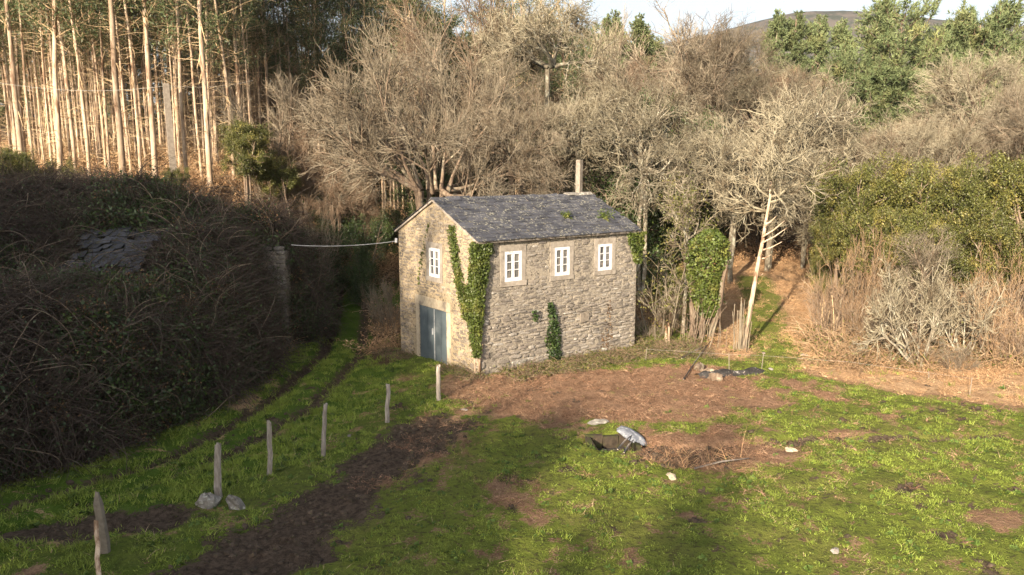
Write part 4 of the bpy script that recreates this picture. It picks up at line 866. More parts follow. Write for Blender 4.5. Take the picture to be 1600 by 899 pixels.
for (T, lab, px, yt, Y_, hw, tm, rz) in (
        (D[0], 'big round many-stemmed bare tree standing right behind the house', 672, 52, 41.5, 178, None, .3),
        (D[2], 'dense bare twiggy tree behind the ridge near the concrete pole', 800, 120, 43.5, 95, B_, None),
        (UP[0], 'tall brown bare tree rising above the round one to the top edge', 720, -45, 50, 85, Br_, None),
        (UP[1], 'tall beige bare tree left of the highest brown one', 640, 15, 53, 75, B_, None),
        (LI[0], 'large pale lichen covered tree with its crown at the top edge', 862, -15, 47, 95, None, None),
        (LI[1], 'lichen tree with contorted low branches right above the concrete pole', 905, 125, 45, 88, None, None),
        (LI[2], 'contorted lichen tree in front of the dark evergreens', 1010, 125, 44, 95, None, None),
        (UP[2], 'fine beige bare tree with its twigs against the sky', 1045, 14, 58, 95, B_, None),
        (D[1], 'wide beige bare crown below the left end of the hill', 1112, 36, 56, 105, B_, None),
        (UP[0], 'beige bare tree between the dark conifer tops and the fine beige tree', 990, 22, 60, 70, B_, None),
        (D[2], 'beige bare crown in front of the three small conifers', 1205, 85, 55, 95, Lc, None),
        (LI[0], 'lichen tree with long layered branches reaching left over the green path', 1215, 135, 48, 128, None, 2.),
        (LI[1], 'lower lichen crown hanging over the bracken bank', 1150, 185, 45, 98, None, None),
        (LI[2], 'rounded lichen crown between the contorted tree and the fine beige tree', 955, 175, 49, 85, None, 1.3),
        (LI[0], 'rounded lichen crown above the ivy wrapped trunk', 1085, 205, 48, 85, None, 4.1),
        (LI[1], 'rounded pale crown left of the olive bushes', 1265, 215, 49, 85, None, 5.),
        (UP[1], 'pale bare tree under the big pine on its left side', 1290, 165, 52, 65, B_, None),
        (D[0], 'pale round bare crown just above the olive bushes', 1395, 192, 47, 112, Lc, None),
        (D[1], 'pale bare crown right of the one above the olive bushes', 1480, 175, 47, 100, Lc, None),
        (D[2], 'bare tree with a reddish tinge below the right pine', 1450, 165, 54, 75, Br_, None),
        (D[1], 'tall bare tree at the right edge below the right pine', 1550, 82, 50, 100, Lc, 1.),
        (D[2], 'bare crown cut by the right edge of the view', 1615, 125, 46, 80, B_, 3.),
        (UP[0], 'sunlit beige bare sapling beside the yellow-green ivy bush', 420, 110, 44, 55, B_, None),
        (UP[1], 'brown bare tree between the ivy bush and the round bare tree', 478, 180, 44, 60, None, None),
        (D[2], 'low dark bare tree at the back of the sunken lane', 520, 245, 45, 60, Br_, None)):
    put(T, 'bare_tree', lab, bt, px, yt, Y_, hw, tm=tm, rz=rz, vs=1.32 if 'big round' in lab else 1.1)
n = 0
for px in range(350, 1330, 26):
    Y_ = rg.uniform(60, 78); yt = rg.uniform(85, 175) if px < 950 else rg.uniform(75, 130); T = (UP+D)[rg.integers(6)]; i_ = rg.integers(3)
    put(T, 'bare_tree', ('beige' if i_ == 2 else 'brown')+(' narrow' if T in UP else ' rounded')+' bare tree deep in the wood, '+('behind the sunlit saplings' if px < 500 else 'behind the big round bare tree' if px < 680 else 'behind the dense tree at the ridge' if px < 820 else 'behind the top lichen crown' if px < 960 else 'behind the fine beige tree' if px < 1100 else 'below the far hill'), bt, px+rg.uniform(-8, 8), yt, Y_, rg.uniform(38, 60), 'bare trees filling the wood behind', tm=[Br_, Br_, B_][i_])
for px in range(1300, 1680, 45):
    Y_ = rg.uniform(56, 60); T = D[rg.integers(3)]
    put(T, 'bare_tree', 'reddish bare tree in the belt under the pines', bt, px, rg.uniform(175, 215), Y_, 48, 'bare trees under the pines', tm=[Br_, B_][rg.integers(2)])
# evergreens
ev = 'evergreen tree'
for (px, yt, Y_, T, hw, lab) in ((1085, 165, 50, EV[0], 60, 'dark evergreen tree behind the contorted lichen branches'), (1010, 150, 52, EV[1], 55, 'dark ivy covered tree left of the wide evergreen'), (930, 200, 48, EV[0], 60, 'dark evergreen right behind the concrete pole'),
        (985, 265, 46, EV[1], 65, 'dark evergreen bush behind the far end of the roof'), (1070, 280, 52, EV[1], 65, 'dark evergreen behind the thin forked tree'), (1130, 290, 60, EV[0], 60, 'dark evergreen at the head of the bracken bank'),
        (660, 225, 48, EV[0], 60, 'dark holly tree in the middle of the round bare tree'), (545, 290, 51, EV[1], 70, 'dark evergreen at the end of the sunken lane'), (600, 320, 48, EV[0], 50, 'dark evergreen beside the gable at the lane end'), (490, 290, 49, EV[0], 60, 'dark evergreen left of the lane end'), (560, 335, 41, EV[0], 48, 'dark laurel added to darken the mouth of the sunken lane close to the gable'), (515, 350, 43, EV[1], 48, 'dark laurel added to darken the lane end, on the bank above the end of the cable'), (750, 260, 48, EV[1], 60, 'dark evergreen behind the ridge of the roof'),  # both laurels are dark masses added to blacken the shaded gap at the lane end
        (1300, 330, 47, EV[1], 34, 'dark evergreen left of the olive bushes'), (1330, 300, 50, EV[0], 40, 'dark evergreen behind the left olive bush')):
    put(T, 'evergreen_tree', lab, ev, px, yt, Y_, hw)
for (px, yt, Y_, k, hw, lab) in ((1345, 250, 37, 0, 78, 'olive-green evergreen bush, left one of the row on the right'), (1410, 272, 38, 1, 62, 'olive-green evergreen bush between its two taller neighbours'), (1478, 246, 36, 2, 80, 'widest olive-green evergreen bush above the pale low tree'),
        (1556, 252, 37, 0, 72, 'yellowish evergreen bush near the right edge'), (1618, 240, 35, 1, 80, 'evergreen bush cut by the right edge'), (1375, 322, 35, 2, 72, 'lower olive-green bush in front of the left one of the row'), (1450, 330, 34.5, 0, 72, 'lower olive-green bush in the middle of the row'), (1525, 325, 34.5, 1, 75, 'lower olive-green bush below the yellowish one'), (1595, 330, 33, 2, 75, 'lower dark olive bush near the right edge'), (1318, 335, 36.5, 2, 50, 'small dark-green bush at the left end of the evergreen row'), (1295, 398, 39, 1, 36, 'low evergreen bush beside the bracken bank')):
    put(OL[k], 'evergreen_bush', lab, 'bush', px, yt, Y_, hw)
put(OL[1], 'evergreen_bush', 'yellow-green sunlit ivy bush at the edge of the eucalyptus stand', 'bush', 382, 192, 41.5, 50)
for (px, yt, Y_, k, hw, lab) in ((275, 262, 40.5, 0, 22, 'small ivy covered stump below the concrete pole'), (75, 255, 40, 2, 45, 'yellowish gorse bush at the wood edge above the bramble mound'), (20, 235, 40, 1, 50, 'olive scrub at the left edge of the wood'), (440, 235, 43, 0, 45, 'green scrub under the bare sapling')):
    put(OL[k], 'evergreen_bush', lab, 'bush', px, yt, Y_, hw)
# pines and conifers
for (px, yt, Y_, k, hw, lab) in ((1395, -8, 63, 0, 85, 'biggest pine, its top reaching the upper edge'), (1535, 8, 66, 1, 80, 'second pine, right of the biggest one'), (1465, 45, 67, 1, 65, 'pine between the two tallest pines'), (1345, 85, 62, 1, 60, 'lower pine on the left flank of the biggest pine'), (1400, 105, 61, 0, 90, 'low bushy pine in front of the biggest pine'), (1495, 85, 62, 0, 75, 'low bushy pine in front of the second pine')):
    put(PI[k], 'pine_tree', lab, 'pine tree', px, yt, Y_, hw)
for (px, yt, Y_, lab) in ((1216, 22, 78, 'left one of the three small conifers below the hill'), (1250, 24, 79, 'middle one of the three small conifers below the hill'), (1285, 30, 80, 'right one of the three small conifers below the hill'), (1318, 38, 82, 'yellowish conifer between the three small ones and the big pine'), (962, 25, 76, 'dark conifer top beside the dark eucalyptus'), (1000, 30, 80, 'dark conifer top behind the fine beige tree'), (1590, 60, 76, 'conifer top at the right edge behind the second pine')):
    put(CO[0], 'conifer', lab, 'conifer', px, yt, Y_, 36)
# leaning lichen tree with stub branches
def P3(px, py, Y_): return at(px, py, Y_)
lt = thing('leaning_tree', 'leaning pale dead tree with stub branches on its right side', 'dead tree', (9.82, 32.29, 0)); b0 = np.array([9.82, 32.29, 0])
rng = np.random.default_rng(5); pts = np.array([[9.82, 32.29, -.3], P3(1172, 485, 32.6), P3(1183, 420, 33.), P3(1192, 375, 33.4), P3(1197, 345, 33.8), P3(1203, 310, 34.2), P3(1206, 270, 34.6)])-b0
tb = MB().tubes(pts[None], np.array([[.125, .105, .09, .08, .07, .06, .045]]), 7)
for a, q in (((1188, 392), (1222, 378)), ((1190, 380), (1230, 356)), ((1192, 370), (1226, 345)), ((1186, 405), (1205, 398)), ((1194, 352), (1213, 338)), ((1180, 432), (1192, 428))):
    A0 = P3(*a, 33.3)-b0; B0 = P3(*q, 33.1)-b0; tb.tubes(np.array([[A0, A0*.5+B0*.5+[0, 0, -.06], B0]]), np.array([[.045, .035, .015]]), 5)
obj('trunk', tb.mesh('leaning_trunk', [M['bark_pale']], True), lt)
p, d, r_, t_ = kids(rng, pts[None], np.array([[.12]*7]), 16, .72, 1, (R(35), R(95))); Pq, Rq = polyl(rng, p, d, rng.uniform(1.4, 3.2, 16), .05, .02, 7, .2, .05)
tw = MB().tubes(Pq, Rq, 5)
for k_, l_, r0_, r1_ in ((8, 1.5, .026, .013), (6, .75, .016, .01)):
    p, d, r_, t_ = kids(rng, Pq, Rq, k_, .15, 1, A); Pq, Rq = polyl(rng, p, d, l_*rng.uniform(.5, 1.2, len(p)), r0_, r1_, 4, .33, .04); tw.tubes(Pq, Rq, 3)
obj('crown', tw.mesh('leaning_crown', [M['twig_lichen']]), lt)
# thin forked tree, ivy stump, coppice stems right of the house
p = at(1068, 520, 35.2); l, t_, ap, _ = tree(204, 1, 6.2, .1, [(9, .45, 1, A, 2., .05, .018, 6, .2, .08), (7, .2, 1, A, 1., .02, .01, 4, .25, .06), (5, .1, 1, A, .5, .011, .008, 3, .25, .04)], (0, .03), .05, .05, 8)
lf = MB().leaves(ap[-1][0][:, -1][rng.integers(0, len(ap[-1][0]), 1500)]+rng.normal(size=(1500, 3))*.12, .11, rng, .5)
T = tpl(l, t_, M['bark_lichen'], M['twig_beige'], lf, M['leaf_olive']); place(T, 'forked_tree', 'slender forked lichen tree with sparse olive leaves right of the house', 'tree', (p[0], 35.2, -.1), 1.)
l, t_, ap, rng2 = tree(205, 7, 4.2, .05, [(8, .25, 1, (R(15), R(50)), 1.7, .022, .01, 5, .14, .1), (6, .1, 1, A, .8, .01, .007, 3, .2, .06)], (R(3), R(24)), .06, .03, base=.5)
lf = MB().leaves(ap[-1][0][:, -1][rng.integers(0, len(ap[-1][0]), 1800)]+rng.normal(size=(1800, 3))*.14, .11, rng, .5)
T = tpl(l, t_, M['twig_beige'], M['twig_beige'], lf, M['leaf_olive']); p = at(1030, 510, 34.8); place(T, 'coppice_shrub', 'many-stemmed straw coloured coppice beside the far house corner', 'shrub', (p[0], 34.8, 0), .4)
p = at(1098, 500, 34.4); iv = thing('ivy_clad_trunk', 'broken trunk wrapped in bright green ivy right of the forked tree', 'tree', (p[0], 34.4, 0)); rng = np.random.default_rng(8)
P, Rd = polyl(rng, np.array([[0, 0, -.3], [.35, 0, -.3], [-.3, .1, -.3]]), np.array([[.05, 0, 1.], [.15, 0, 1], [-.1, 0, 1]]), np.array([4.6, 4., 3.6]), .16, .08, 8, .06, .03); tb = MB().tubes(P, Rd, 6)
p_, d_, _, _ = kids(rng, P, Rd, 14, .0, .4, (R(10), R(70))); Q_, Qr = polyl(rng, p_, d_, rng.uniform(.6, 1.8, len(p_)), .02, .008, 4, .15, .03); tb.tubes(Q_, Qr, 4); obj('trunk', tb.mesh('ivy_trunk', [M['bark_brown']], True), iv)
n = 9000; zz = 1.0+3.9*rng.random(n); az = rng.uniform(0, 6.28, n); rr = np.interp(zz, [1., 1.7, 2.8, 3.7, 4.4, 4.9], [.35, .62, .72, .9, .75, .25])*(.55+.5*rng.random(n)**.5)*(.8+.5*fbm(az*1.3, zz*1.4, 6))
c = np.stack([np.cos(az)*rr+.12+.1*np.sin(zz*1.5), np.sin(az)*rr, zz], -1); outw = np.stack([np.cos(az), np.sin(az), .4+0*az], -1)
obj('foliage', MB().leaves(c, .12, rng, .75, up=outw*1.2, droop=.5).mesh('ivy_leaves', [M['leaf_ivy']]), iv)
def stems(name, label, cat, px, py, Y_, n, h, spread, mat, r=.018, tilt=.08, seed=3):
    rng = np.random.default_rng(seed); p = at(px, py, Y_); o = thing(name, label, cat, (p[0], Y_, G(p[0], Y_)))
    st = rng.normal(size=(n, 3))*[spread, spread, 0]; st[:, 2] = -.2; d = np.stack([rng.normal(size=n)*tilt, rng.normal(size=n)*tilt, np.ones(n)], -1)
    P, Rd = polyl(rng, st, d, h*rng.uniform(.5, 1.1, n), r*rng.uniform(.6, 1.3, n), r*.7, 5, .03, .0)
    for i in range(n): obj('stem', MB().tubes(P[i:i+1], Rd[i:i+1], 5, True).mesh('stem', [mat]), o)
    return o
stems('dead_stems', 'clump of upright dead split stems at the foot of the leaning tree', 'dead shrub', 1157, 545, 32.0, 20, 2.3, .1, M['twig_beige'], .022, .03)
stems('dead_stems', 'brown dead bramble canes below the ivy wrapped trunk', 'dead shrub', 1090, 540, 33.4, 34, 1.9, .45, M['bark_brown'], .016, .16, 4)
stems('cut_stems', 'sawn pale coppice stubs beside the far house corner', 'stump', 1043, 515, 33.2, 4, 1.15, .14, M['bark_pale'], .06, .05, 6)
stems('dead_stems', 'sunlit straw coloured saplings at the left of the brown shrubs', 'saplings', 1300, 520, 33.5, 12, 2.2, .4, M['twig_straw'], .02, .1, 7)
# shrubs at the right-hand field edge
put(BARE['open'][0], 'bare_tree', 'low pale bare tree with radiating branches at the field edge', bt, 1448, 395, 29.2, 70, rz=.6)
put(BARE['open'][1], 'bare_tree', 'grey-green bare small tree right of the low pale one', bt, 1520, 425, 30.4, 65)
put(UP[0], 'bare_tree', 'upright bare shrubby tree behind the low pale one', bt, 1445, 350, 31.6, 70, tm=B_)
sh = 'shrub'
for i, (px, yt, Y_, hw, lab) in enumerate(((1335, 345, 34., 50, 'tall brown bare shrub with pale top twigs left of the low pale tree'), (1305, 430, 33.5, 45, 'brown bare shrub at the left end of the field edge'), (1375, 430, 32.5, 50, 'brown bare shrub between the tall one and the low pale tree'), (1400, 480, 31., 45, 'low brown bare shrub at the foot of the low pale tree'), (1560, 440, 30, 50, 'brown bare shrub right of the low pale tree'), (1600, 470, 29.5, 50, 'bare shrub cut by the right edge at the field border'), (1540, 380, 32, 60, 'tall brown bare shrub in front of the yellowish evergreen'), (1490, 530, 29., 40, 'lowest brown shrub beside the thin white fence stake'))):
    put(SH[i % 3], 'bare_shrub', lab, sh, px, yt, Y_, hw, tm=[M['twig_rust'], Br_, M['twig_rust'], B_][i % 4])
for i, (px, yt, Y_, hw, lab) in enumerate(((1005, 480, 34.5, 30, 'brown bare shrub against the far house corner'), (1060, 440, 36, 35, 'olive-brown bare shrub between coppice and ivy trunk'), (420, 300, 39, 60, 'brown bare shrub in shade behind the bramble mound'), (470, 320, 40, 50, 'dark bare shrub above the cable'), (350, 290, 39.5, 45, 'sunlit bare shrub behind the bramble mound'), (60, 300, 33, 60, 'sunlit brown shrub on the left shoulder of the bramble mound'), (15, 320, 30, 60, 'brown shrub at the left edge above the brambles'), (110, 265, 38, 45, 'pale bare shrub under the eucalyptus at left'), (40, 400, 27, 60, 'greenish bare shrub in the brambles at the left edge'), (600, 420, 37, 35, 'dark bare shrub behind the gable corner'))):
    put(SH[i % 3], 'bare_shrub', lab, sh, px, yt, Y_, hw, tm=[B_, Br_, Br_][i % 3], sink=.3)
# bramble scrub between field edge and shrubs, ground ivy below the long wall
x, y = sample(r7, 9, 27, 24, 38, 5000); line = np.maximum(edge_y(x)+1.2, 28.6); pth = segd(x, y, (10.6, 30), (14.5, 46))
k = (y > line+.8*vnoise(x*.8, y*.8, 8)) & (y < line+7) & (x > 11.6+.2*(y-30)) & (pth > 1.6) & (r7.random(len(x)) < .33); x, y = x[k], y[k]
scatter('bramble_scrub', np.stack([x, y, terr(x, y)-.05], -1), r7.uniform(.6, 1.5, len(x)), up_eul(r7, len(x), .2), r7.integers(0, 3, len(x)),
        [list(tangle(r7, 30, .9, 30, .08)), list(tangle(r7, 30, 1.1, 12, .08)), list(tangle(r7, 22, .8, 110, .09))], [M['soil'], M['twig_rust'], M['leaf_olive']])
x, y = sample(r7, -8, 9, 24, 36, 9000); sx, sy = house_local(x, y)
k = ((sy < -.1) & (sy > -1.9*(.3+fbm(x*.7, y*.7, 44))) & (sx > .8) & (sx < 8.6)) | ((sx < -.05) & (sx > -.9) & (sy > -.5) & (sy < 7) & (np.abs(sy-3.2) > 1.3)) | ((x > 5.5) & (x < 8.2) & (y > 30.5) & (y < 33.5))
k &= r7.random(len(x)) < .5; x, y = x[k], y[k]
scatter('ground_ivy', np.stack([x, y, terr(x, y)], -1), r7.uniform(.35, .8, len(x)), up_eul(r7, len(x), .2), r7.integers(0, 3, len(x)),
        [list(tangle(r7, 10, .5, 60, .1)), list(tangle(r7, 12, .6, 70, .1)), list(tangle(r7, 18, .7, 12, .08))], [M['soil'], M['twig_brown'], M['leaf_olive']])
# ------------------------------------------------------------------ poles, cable, posts, stones
def pole(name, label, cat, loc, h, w_, mat, taper=.8, tilt=(0, 0), rz=.3):
    V = [(sx*w_/2*k, sy*w_/2*k, z) for z, k in ((-.5, 1), (h-.04, taper), (h, taper*.92)) for sx, sy in ((-1, -1), (1, -1), (1, 1), (-1, 1))]
    Q = [(4*l_+i, 4*l_+(i+1) % 4, 4*l_+4+(i+1) % 4, 4*l_+4+i) for l_ in (0, 1) for i in range(4)]+[(8, 9, 10, 11)]
    o = tag(obj(name, mesh(name, V, Q, None, [mat]), None, loc, (tilt[0], tilt[1], rz)), label, cat); return o
p = at(904, 250, 37.2); pole('concrete_pole', 'square concrete pole rising behind the slate roof ridge', 'pole', (p[0], 37.2, G(p[0], 37.2)), p[2]-G(p[0], 37.2), .25, M['concrete'], .93, (0, R(.6)), .9)
p = at(262, 131, 42.2); q = at(269, 270, 42.2); pole('concrete_pole', 'short cut-off concrete pole among the eucalyptus trunks', 'pole', (p[0], 42.2, q[2]-.6), p[2]-q[2]+.6, .34, M['concrete'], .85, (0, R(-1.)), .5)
def cable(name, label, cat, A_, B_c, sag, r, mat):
    f = np.linspace(0, 1, 22)[:, None]; P = np.array(A_)*(1-f)+np.array(B_c)*f; P[:, 2] -= sag*4*(f*(1-f))[:, 0]
    o = tag(obj(name, MB().tubes(P[None]-P[0], np.full((1, 22), r), 5).mesh(name, [mat], True), None, P[0]), label, cat); return o
eave = house.matrix_basis@Vector((.1, HW+.02, 4.45))
eave = Vector(at(619, 377, float(eave[1])))
cable('power_cable', 'pale cable slung from the house eave to the overgrown ruin', 'cable', at(455, 383, 33.5), eave, .12, .018, M['cable'])
cable('power_cable', 'thin wire stretched left from the cut concrete pole', 'cable', at(-10, 128, 41), at(262, 134, 42.1), .35, .008, M['wire'])
cable('power_cable', 'thin wire stretched right from the cut concrete pole', 'cable', at(264, 134, 42.1), at(395, 126, 46), .2, .008, M['wire'])
tag(obj('wire_bracket', MB().box((-.05, -.05, -.05), (.05, .05, .12)).mesh('bracket', [M['white']]), None, eave), 'small white cable insulator on the house eave corner', 'insulator')
def post(label, base, top, w_, seed, mat=None, cat='fence post', pointed=False, name='fence_post'):
    rng = np.random.default_rng(seed); z0 = G(base[0], base[1]); b = np.array([base[0], base[1], z0-.25]); t_ = np.array(top, float)
    n = 8; f = np.linspace(0, 1, 7)[:, None]; P = b*(1-f)+t_*f+rng.normal(size=(7, 3))*[.012, .012, 0]; a = np.arange(n)/n*6.283; rad = w_/2*rng.uniform(.72, 1.15, n); V = []
    for i in range(7):
        k = (1.05-.18*i/6)*(1 if i < 6 or not pointed else .35); V += [P[i]+[np.cos(a[j])*rad[j]*k*rng.uniform(.93, 1.07), np.sin(a[j])*rad[j]*k*.75, (rng.uniform(-.04, .05) if i == 6 else 0)] for j in range(n)]
    Q = [(i*n+j, i*n+(j+1) % n, (i+1)*n+(j+1) % n, (i+1)*n+j) for i in range(6) for j in range(n)]; V.append(P[6]+[0, 0, -.01]); T_ = [(6*n+j, 6*n+(j+1) % n, 7*n) for j in range(n)]
    return tag(obj(name, mesh(name, np.array(V)-b, Q, T_, [mat or M['post']]), None, b), label, cat, 'old fence posts along the grass lane' if name == 'fence_post' else None)
for i, (b, t_, w_, lab) in enumerate((((-2.46, 25.01), at(685, 572, 25.01), .17, 'weathered fence post nearest the house door'), ((-3.89, 23.16), at(606, 601, 23.16), .15, 'slim grey fence post, second from the house door'), ((-5.27, 20.57), at(508, 632, 20.7), .15, 'crooked fence post leaning right, third from the house door'),
        ((-6.29, 19.11), at(420, 660, 19.11), .15, 'round grey fence post, between the crooked one and the one by the boulders'), ((-7.09, 17.67), at(340, 695, 17.67), .17, 'split fence post behind the two boulders'))):
    post(lab, b, t_, w_, 40+i)
post('tall pale split stone-like stake leaning left near the lower left corner', (-8.31, 14.85), at(152, 768, 14.6), .23, 50, M['concrete'], pointed=True)
post('bent rusty-brown stick propped in front of the pale leaning stake', (-7.75, 13.5), at(150, 814, 14.2), .11, 51, M['bark_pale'], 'stick', name='stick')
for i, (b, t_, lab) in enumerate((((9.55, 28.85), at(1193, 553, 28.85), 'white plastic fence stake with a cap beside the dark plastic sheet'), ((8.17, 28.39), at(1139, 552, 28.39), 'thin grey fence stake left of the white capped one'), ((15.48, 25.38), at(1519, 590, 25.38), 'thin white fence stake farthest right on the field edge'),
        ((15.27, 27.6), at(1451, 580, 27.6), 'short white stake below the low pale tree'), ((5.37, 30.33), at(1011, 543, 30.33), 'thin stake beside the far house corner'))):
    z0 = G(*b); P = np.array([[[0, 0, -.15], [0, 0, .1], np.array(t_)-[b[0], b[1], z0]]]); mb = MB().tubes(P, np.full((1, 3), .014), 6, True)
    if i == 0: e_ = P[0, -1]; mb.box(e_-[.05, .05, .0], e_+[.05, .05, .06])
    tag(obj('electric_fence_stake', mb.mesh('stake', [M['concrete']]), None, (b[0], b[1], z0)), lab, 'fence stake', 'thin electric fence stakes')
fw = [at(1011, 546, 30.33), at(1139, 554, 28.39), at(1193, 556, 28.85)]; fw2 = [at(1193, 556, 28.85), at(1330, 566, 28.2), at(1451, 583, 27.6), at(1519, 592, 25.38)]
for P, lab in ((fw, 'pale fence wire between the house corner and the white capped stake'), (fw2, 'pale fence wire along the bracken edge of the field')):
    P = np.array(P); tag(obj('fence_wire', MB().tubes((P-P[0])[None], np.full((1, len(P)), .0025), 4).mesh('fence_wire', [M['wire']]), None, P[0]), lab, 'fence wire')
def rock(name, label, cat, loc, size, seed, mat, rot=(0, 0, 0), group=None, amp=.35):
    rng = np.random.default_rng(seed); nu, nv = 12, 8; u = np.arange(nu)/nu*6.283; v = (np.arange(nv)+.5)/nv*np.pi
    U, Vv = np.meshgrid(u, v); d = np.stack([np.cos(U)*np.sin(Vv), np.sin(U)*np.sin(Vv), np.cos(Vv)], -1).reshape(-1, 3)
    pl = nrm(rng.normal(size=(11, 3))); sup = np.max(d@pl.T, 1); r_ = np.minimum(1/np.maximum(sup, .5), 1.25)*(1+amp*.3*rng.normal(size=len(d)))
    V = d*r_[:, None]*.5*np.array(size); Q = [(i*nu+j, i*nu+(j+1) % nu, (i+1)*nu+(j+1) % nu, (i+1)*nu+j) for i in range(nv-1) for j in range(nu)]
    V = np.concatenate([V, [[0, 0, .5*size[2]], [0, 0, -.5*size[2]]]]); n = nu*nv; T_ = [(j, (j+1) % nu, n) for j in range(nu)]+[((nv-1)*nu+(j+1) % nu, (nv-1)*nu+j, n+1) for j in range(nu)]
    Q = [q[::-1] for q in Q]; T_ = [t[::-1] for t in T_]
    return tag(obj(name, mesh(name, V, Q, T_, [mat]), None, loc, rot), label, cat, group)
def gp(px, py, dz=0):
    d = ray(px, py); t_ = -HC/d[2]; p = CP+d*t_
    for _ in range(4): t_ = (G(p[0], p[1])-HC)/d[2]; p = CP+d*t_
    return p+[0, 0, dz]
rock('boulder', 'rounded mossy boulder below the split fence post', 'boulder', gp(325, 788, .03), (.5, .42, .42), 1, M['rock'], (0, 0, .4), 'two boulders at the fence line'); rock('boulder', 'angular pale boulder right of the rounded one', 'boulder', gp(368, 790, .03), (.5, .26, .36), 2, M['rock'], (.3, .55, -.5), 'two boulders at the fence line')
for (px, py, s_, lab, m_) in ((725, 641, .2, 'small pale stone at the corner of the brown patch', 'rag'), (1237, 704, .24, 'pinkish pale stone beside the ditch in the field', 'granite'), (1305, 861, .17, 'white stone on a bare patch in the lower right field', 'rag'), (1257, 556, .3, 'white feed sack scrap on the bracken edge', 'rag'), (1205, 577, .18, 'white scrap right of the capped stake', 'rag'), (545, 682, .14, 'small pale pebble between two fence posts', 'rag'), (1048, 745, .26, 'flat pinkish stone under the dry reeds', 'granite'), (933, 661, .45, 'long flat stone behind the sunken trough', 'rock')):
    rock('field_stone', lab, 'stone', gp(px, py, -s_*.03), (s_*1.3, s_*.8, s_*.5), int(px), M[m_], (.1, .1, px))
# sunken spring trough
tr = thing('stone_trough', 'sunken stone-lined spring trough in the brown ground', 'trough', (2.95, 21.1, G(2.95, 21.1)), .15)
wz = terr(np.array([2.95]), np.array([21.15]))[0]-G(2.95, 21.1)
for (a, b_) in (((-.75, .42, -.6), (-.3, .56, .06)), ((-.28, .41, -.6), (.2, .57, .0)), ((.22, .43, -.6), (.66, .55, .05)), ((-.8, -.5, -.6), (-.66, .42, .02)), ((-.66, -.52, -.6), (.25, -.4, -.08)), ((.5, -.45, -.6), (.64, .4, .0))):
    V, Q = MB().box(a, b_).arr()[:2]; V = V+np.random.default_rng(int(a[0]*100+900)).normal(size=V.shape)*.025; obj('kerb_stone', mesh('kerb_stone', V, Q, None, [M['trough']]), tr)
obj('water', MB().box((-.66, -.4, -.42), (.5, .42, -.36)).mesh('water', [M['plastic']]), tr)
rock('stone_slab', 'pale blue-grey stone slab tilted over the trough', 'stone slab', (3.42, 21.42, .06), (.52, .95, .2), 36, M['slab'], (R(13), R(9), R(35)), None, .1)
for (a, b_, lab) in (((965, 705), (987, 688), 'broken grey stick lying across the trough rim'), ((975, 710), (990, 695), 'short stick beside the broken grey one at the trough'), ((1085, 735), (1170, 724), 'long pale stick lying right of the dry reeds'), ((1068, 595), (1110, 538), 'slanted dead branch in the brown canes below the ivy trunk'), ((1065, 562), (1105, 545), 'grey branch lying on the brown canes')):
    A_, B2 = gp(*a, .05), gp(*b_, .14); m_ = (A_+B2)/2+[0, 0, .05]; tag(obj('stick', MB().tubes((np.array([A_, m_, B2])-A_)[None], np.array([[.028, .025, .015]]), 5, True).mesh('stick', [M['post']], True), None, A_), lab, 'stick')
# black sheeting and stones piled under the fence
pb = gp(1140, 585); rng = np.random.default_rng(12); gx_ = np.linspace(-1.3, 1.5, 34); gy_ = np.linspace(-.35, .4, 12); GX, GY = np.meshgrid(gx_, gy_); base = terr(GX+pb[0], GY+pb[1])-terr(np.array([pb[0]]), np.array([pb[1]]))[0]
GZ = base+.3*np.clip(1-(GY/.37)**2, 0, 1)*(.35+.9*fbm(GX*1.7, GY*2.2, 14))*np.clip(1.2-(GX/1.5)**4, 0, 1)+.12*(fbm(GX*6, GY*6, 15)-.5)-.06; i0 = (np.arange(11)[:, None]*34+np.arange(33)).ravel()
tag(obj('plastic_sheet', mesh('plastic_sheet', np.stack([GX, GY, GZ], -1), np.stack([i0, i0+1, i0+35, i0+34], -1), None, [M['plastic']]), None, (pb[0], pb[1], terr(np.array([pb[0]]), np.array([pb[1]]))[0]), (0, 0, .25)), 'crumpled black plastic sheeting along the foot of the fence stakes', 'plastic sheet')
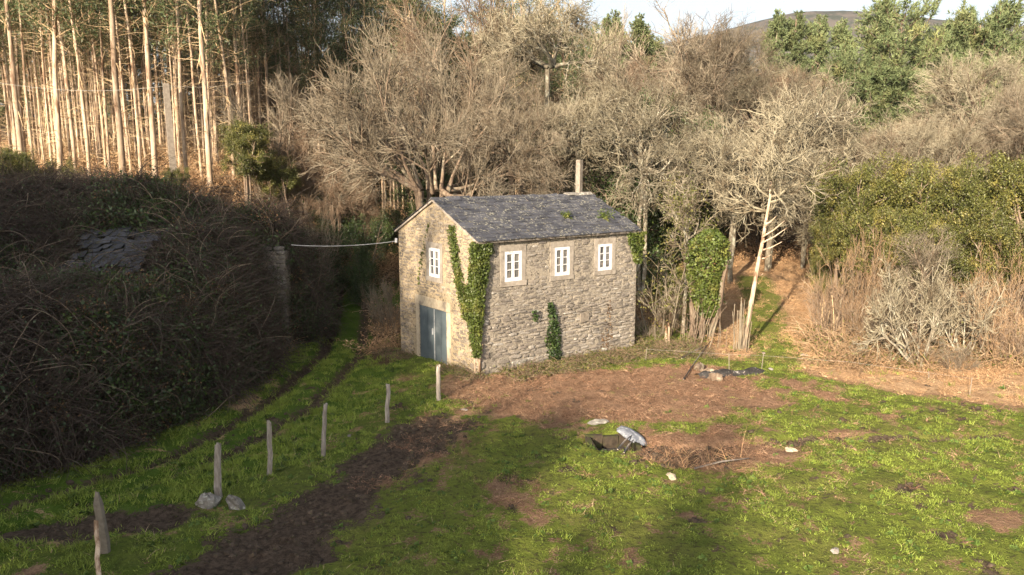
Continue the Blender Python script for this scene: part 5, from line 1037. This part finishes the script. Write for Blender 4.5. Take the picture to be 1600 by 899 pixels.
for i, (px, py) in enumerate(((1108, 586), (1092, 578), (1118, 594))): rock('log', ['short dark log at the left end of the black sheeting', 'upper grey log left of the black sheeting', 'mossy stump end below the short dark log'][i], 'log', gp(px, py, .1), (.6, .3, .28), 60+i, M['bark_brown'], (0, .1, i*1.1))
# dry reeds below the trough
x = rs.normal(size=60)*.8+5.1; y = rs.normal(size=60)*.4+19.5
scatter('dry_reeds', np.stack([x, y, terr(x, y)], -1), rs.uniform(.6, 1.3, len(x)), up_eul(rs, len(x), .5), rs.integers(0, 2, len(x)), [[(*blades(rs, 7, .16, .006, .08, 2.), 0)], [(*blades(rs, 5, .22, .005, .1, 2.6), 0)]], [M['bracken']])
# ------------------------------------------------------------------ tall wood behind the viewer on the left: it casts the shade over lane, ruin and near field
rsh = np.random.default_rng(4)
px_, py_ = math.cos(SUN_AZ), -math.sin(SUN_AZ); dx_, dy_ = math.sin(SUN_AZ), math.cos(SUN_AZ)
for i, u in enumerate(np.arange(-40, -4, 1.5)):
    s_ = -24+rsh.uniform(-1.8, 1.8); h = np.interp(u, [-40, -31, -29, -27, -23, -21, -19.5, -18, -16, -14, -11, -9, -5], [23.3, 23.3, 24.6, 26.5, 26.5, 22.6, 18.8, 17.2, 16.6, 16.8, 17.2, 17.2, 16.]); X_, Y_ = u*px_+s_*dx_, u*py_+s_*dy_
    T = EV[i % 2] if u < -5.8 else BARE['upright'][i % 3]; s2 = h/T['h']
    place(T, 'evergreen_tree' if T in EV else 'bare_tree', 'tall tree of the wood edge behind the viewer, shading the lane', 'tree', (X_, Y_, -.2), rsh.uniform(0, 6.28), (s2*.52, s2*.52, s2), 'trees behind the viewer')
# ------------------------------------------------------------------ thin winter air
hb = MB().box((-3600, -2700, -60), (3600, 6300, 262)); hm = bpy.data.materials.new('thin haze'); hm.use_nodes = True; ht = hm.node_tree
ht.nodes.remove(ht.nodes['Principled BSDF']); hv = ht.nodes.new('ShaderNodeVolumePrincipled'); hv.inputs['Color'].default_value = (.86, .91, 1, 1); hv.inputs['Density'].default_value = .00007
ht.links.new(hv.outputs[0], ht.nodes['Material Output'].inputs['Volume']); tag(obj('haze', hb.mesh('haze', [hm])), kind='stuff')
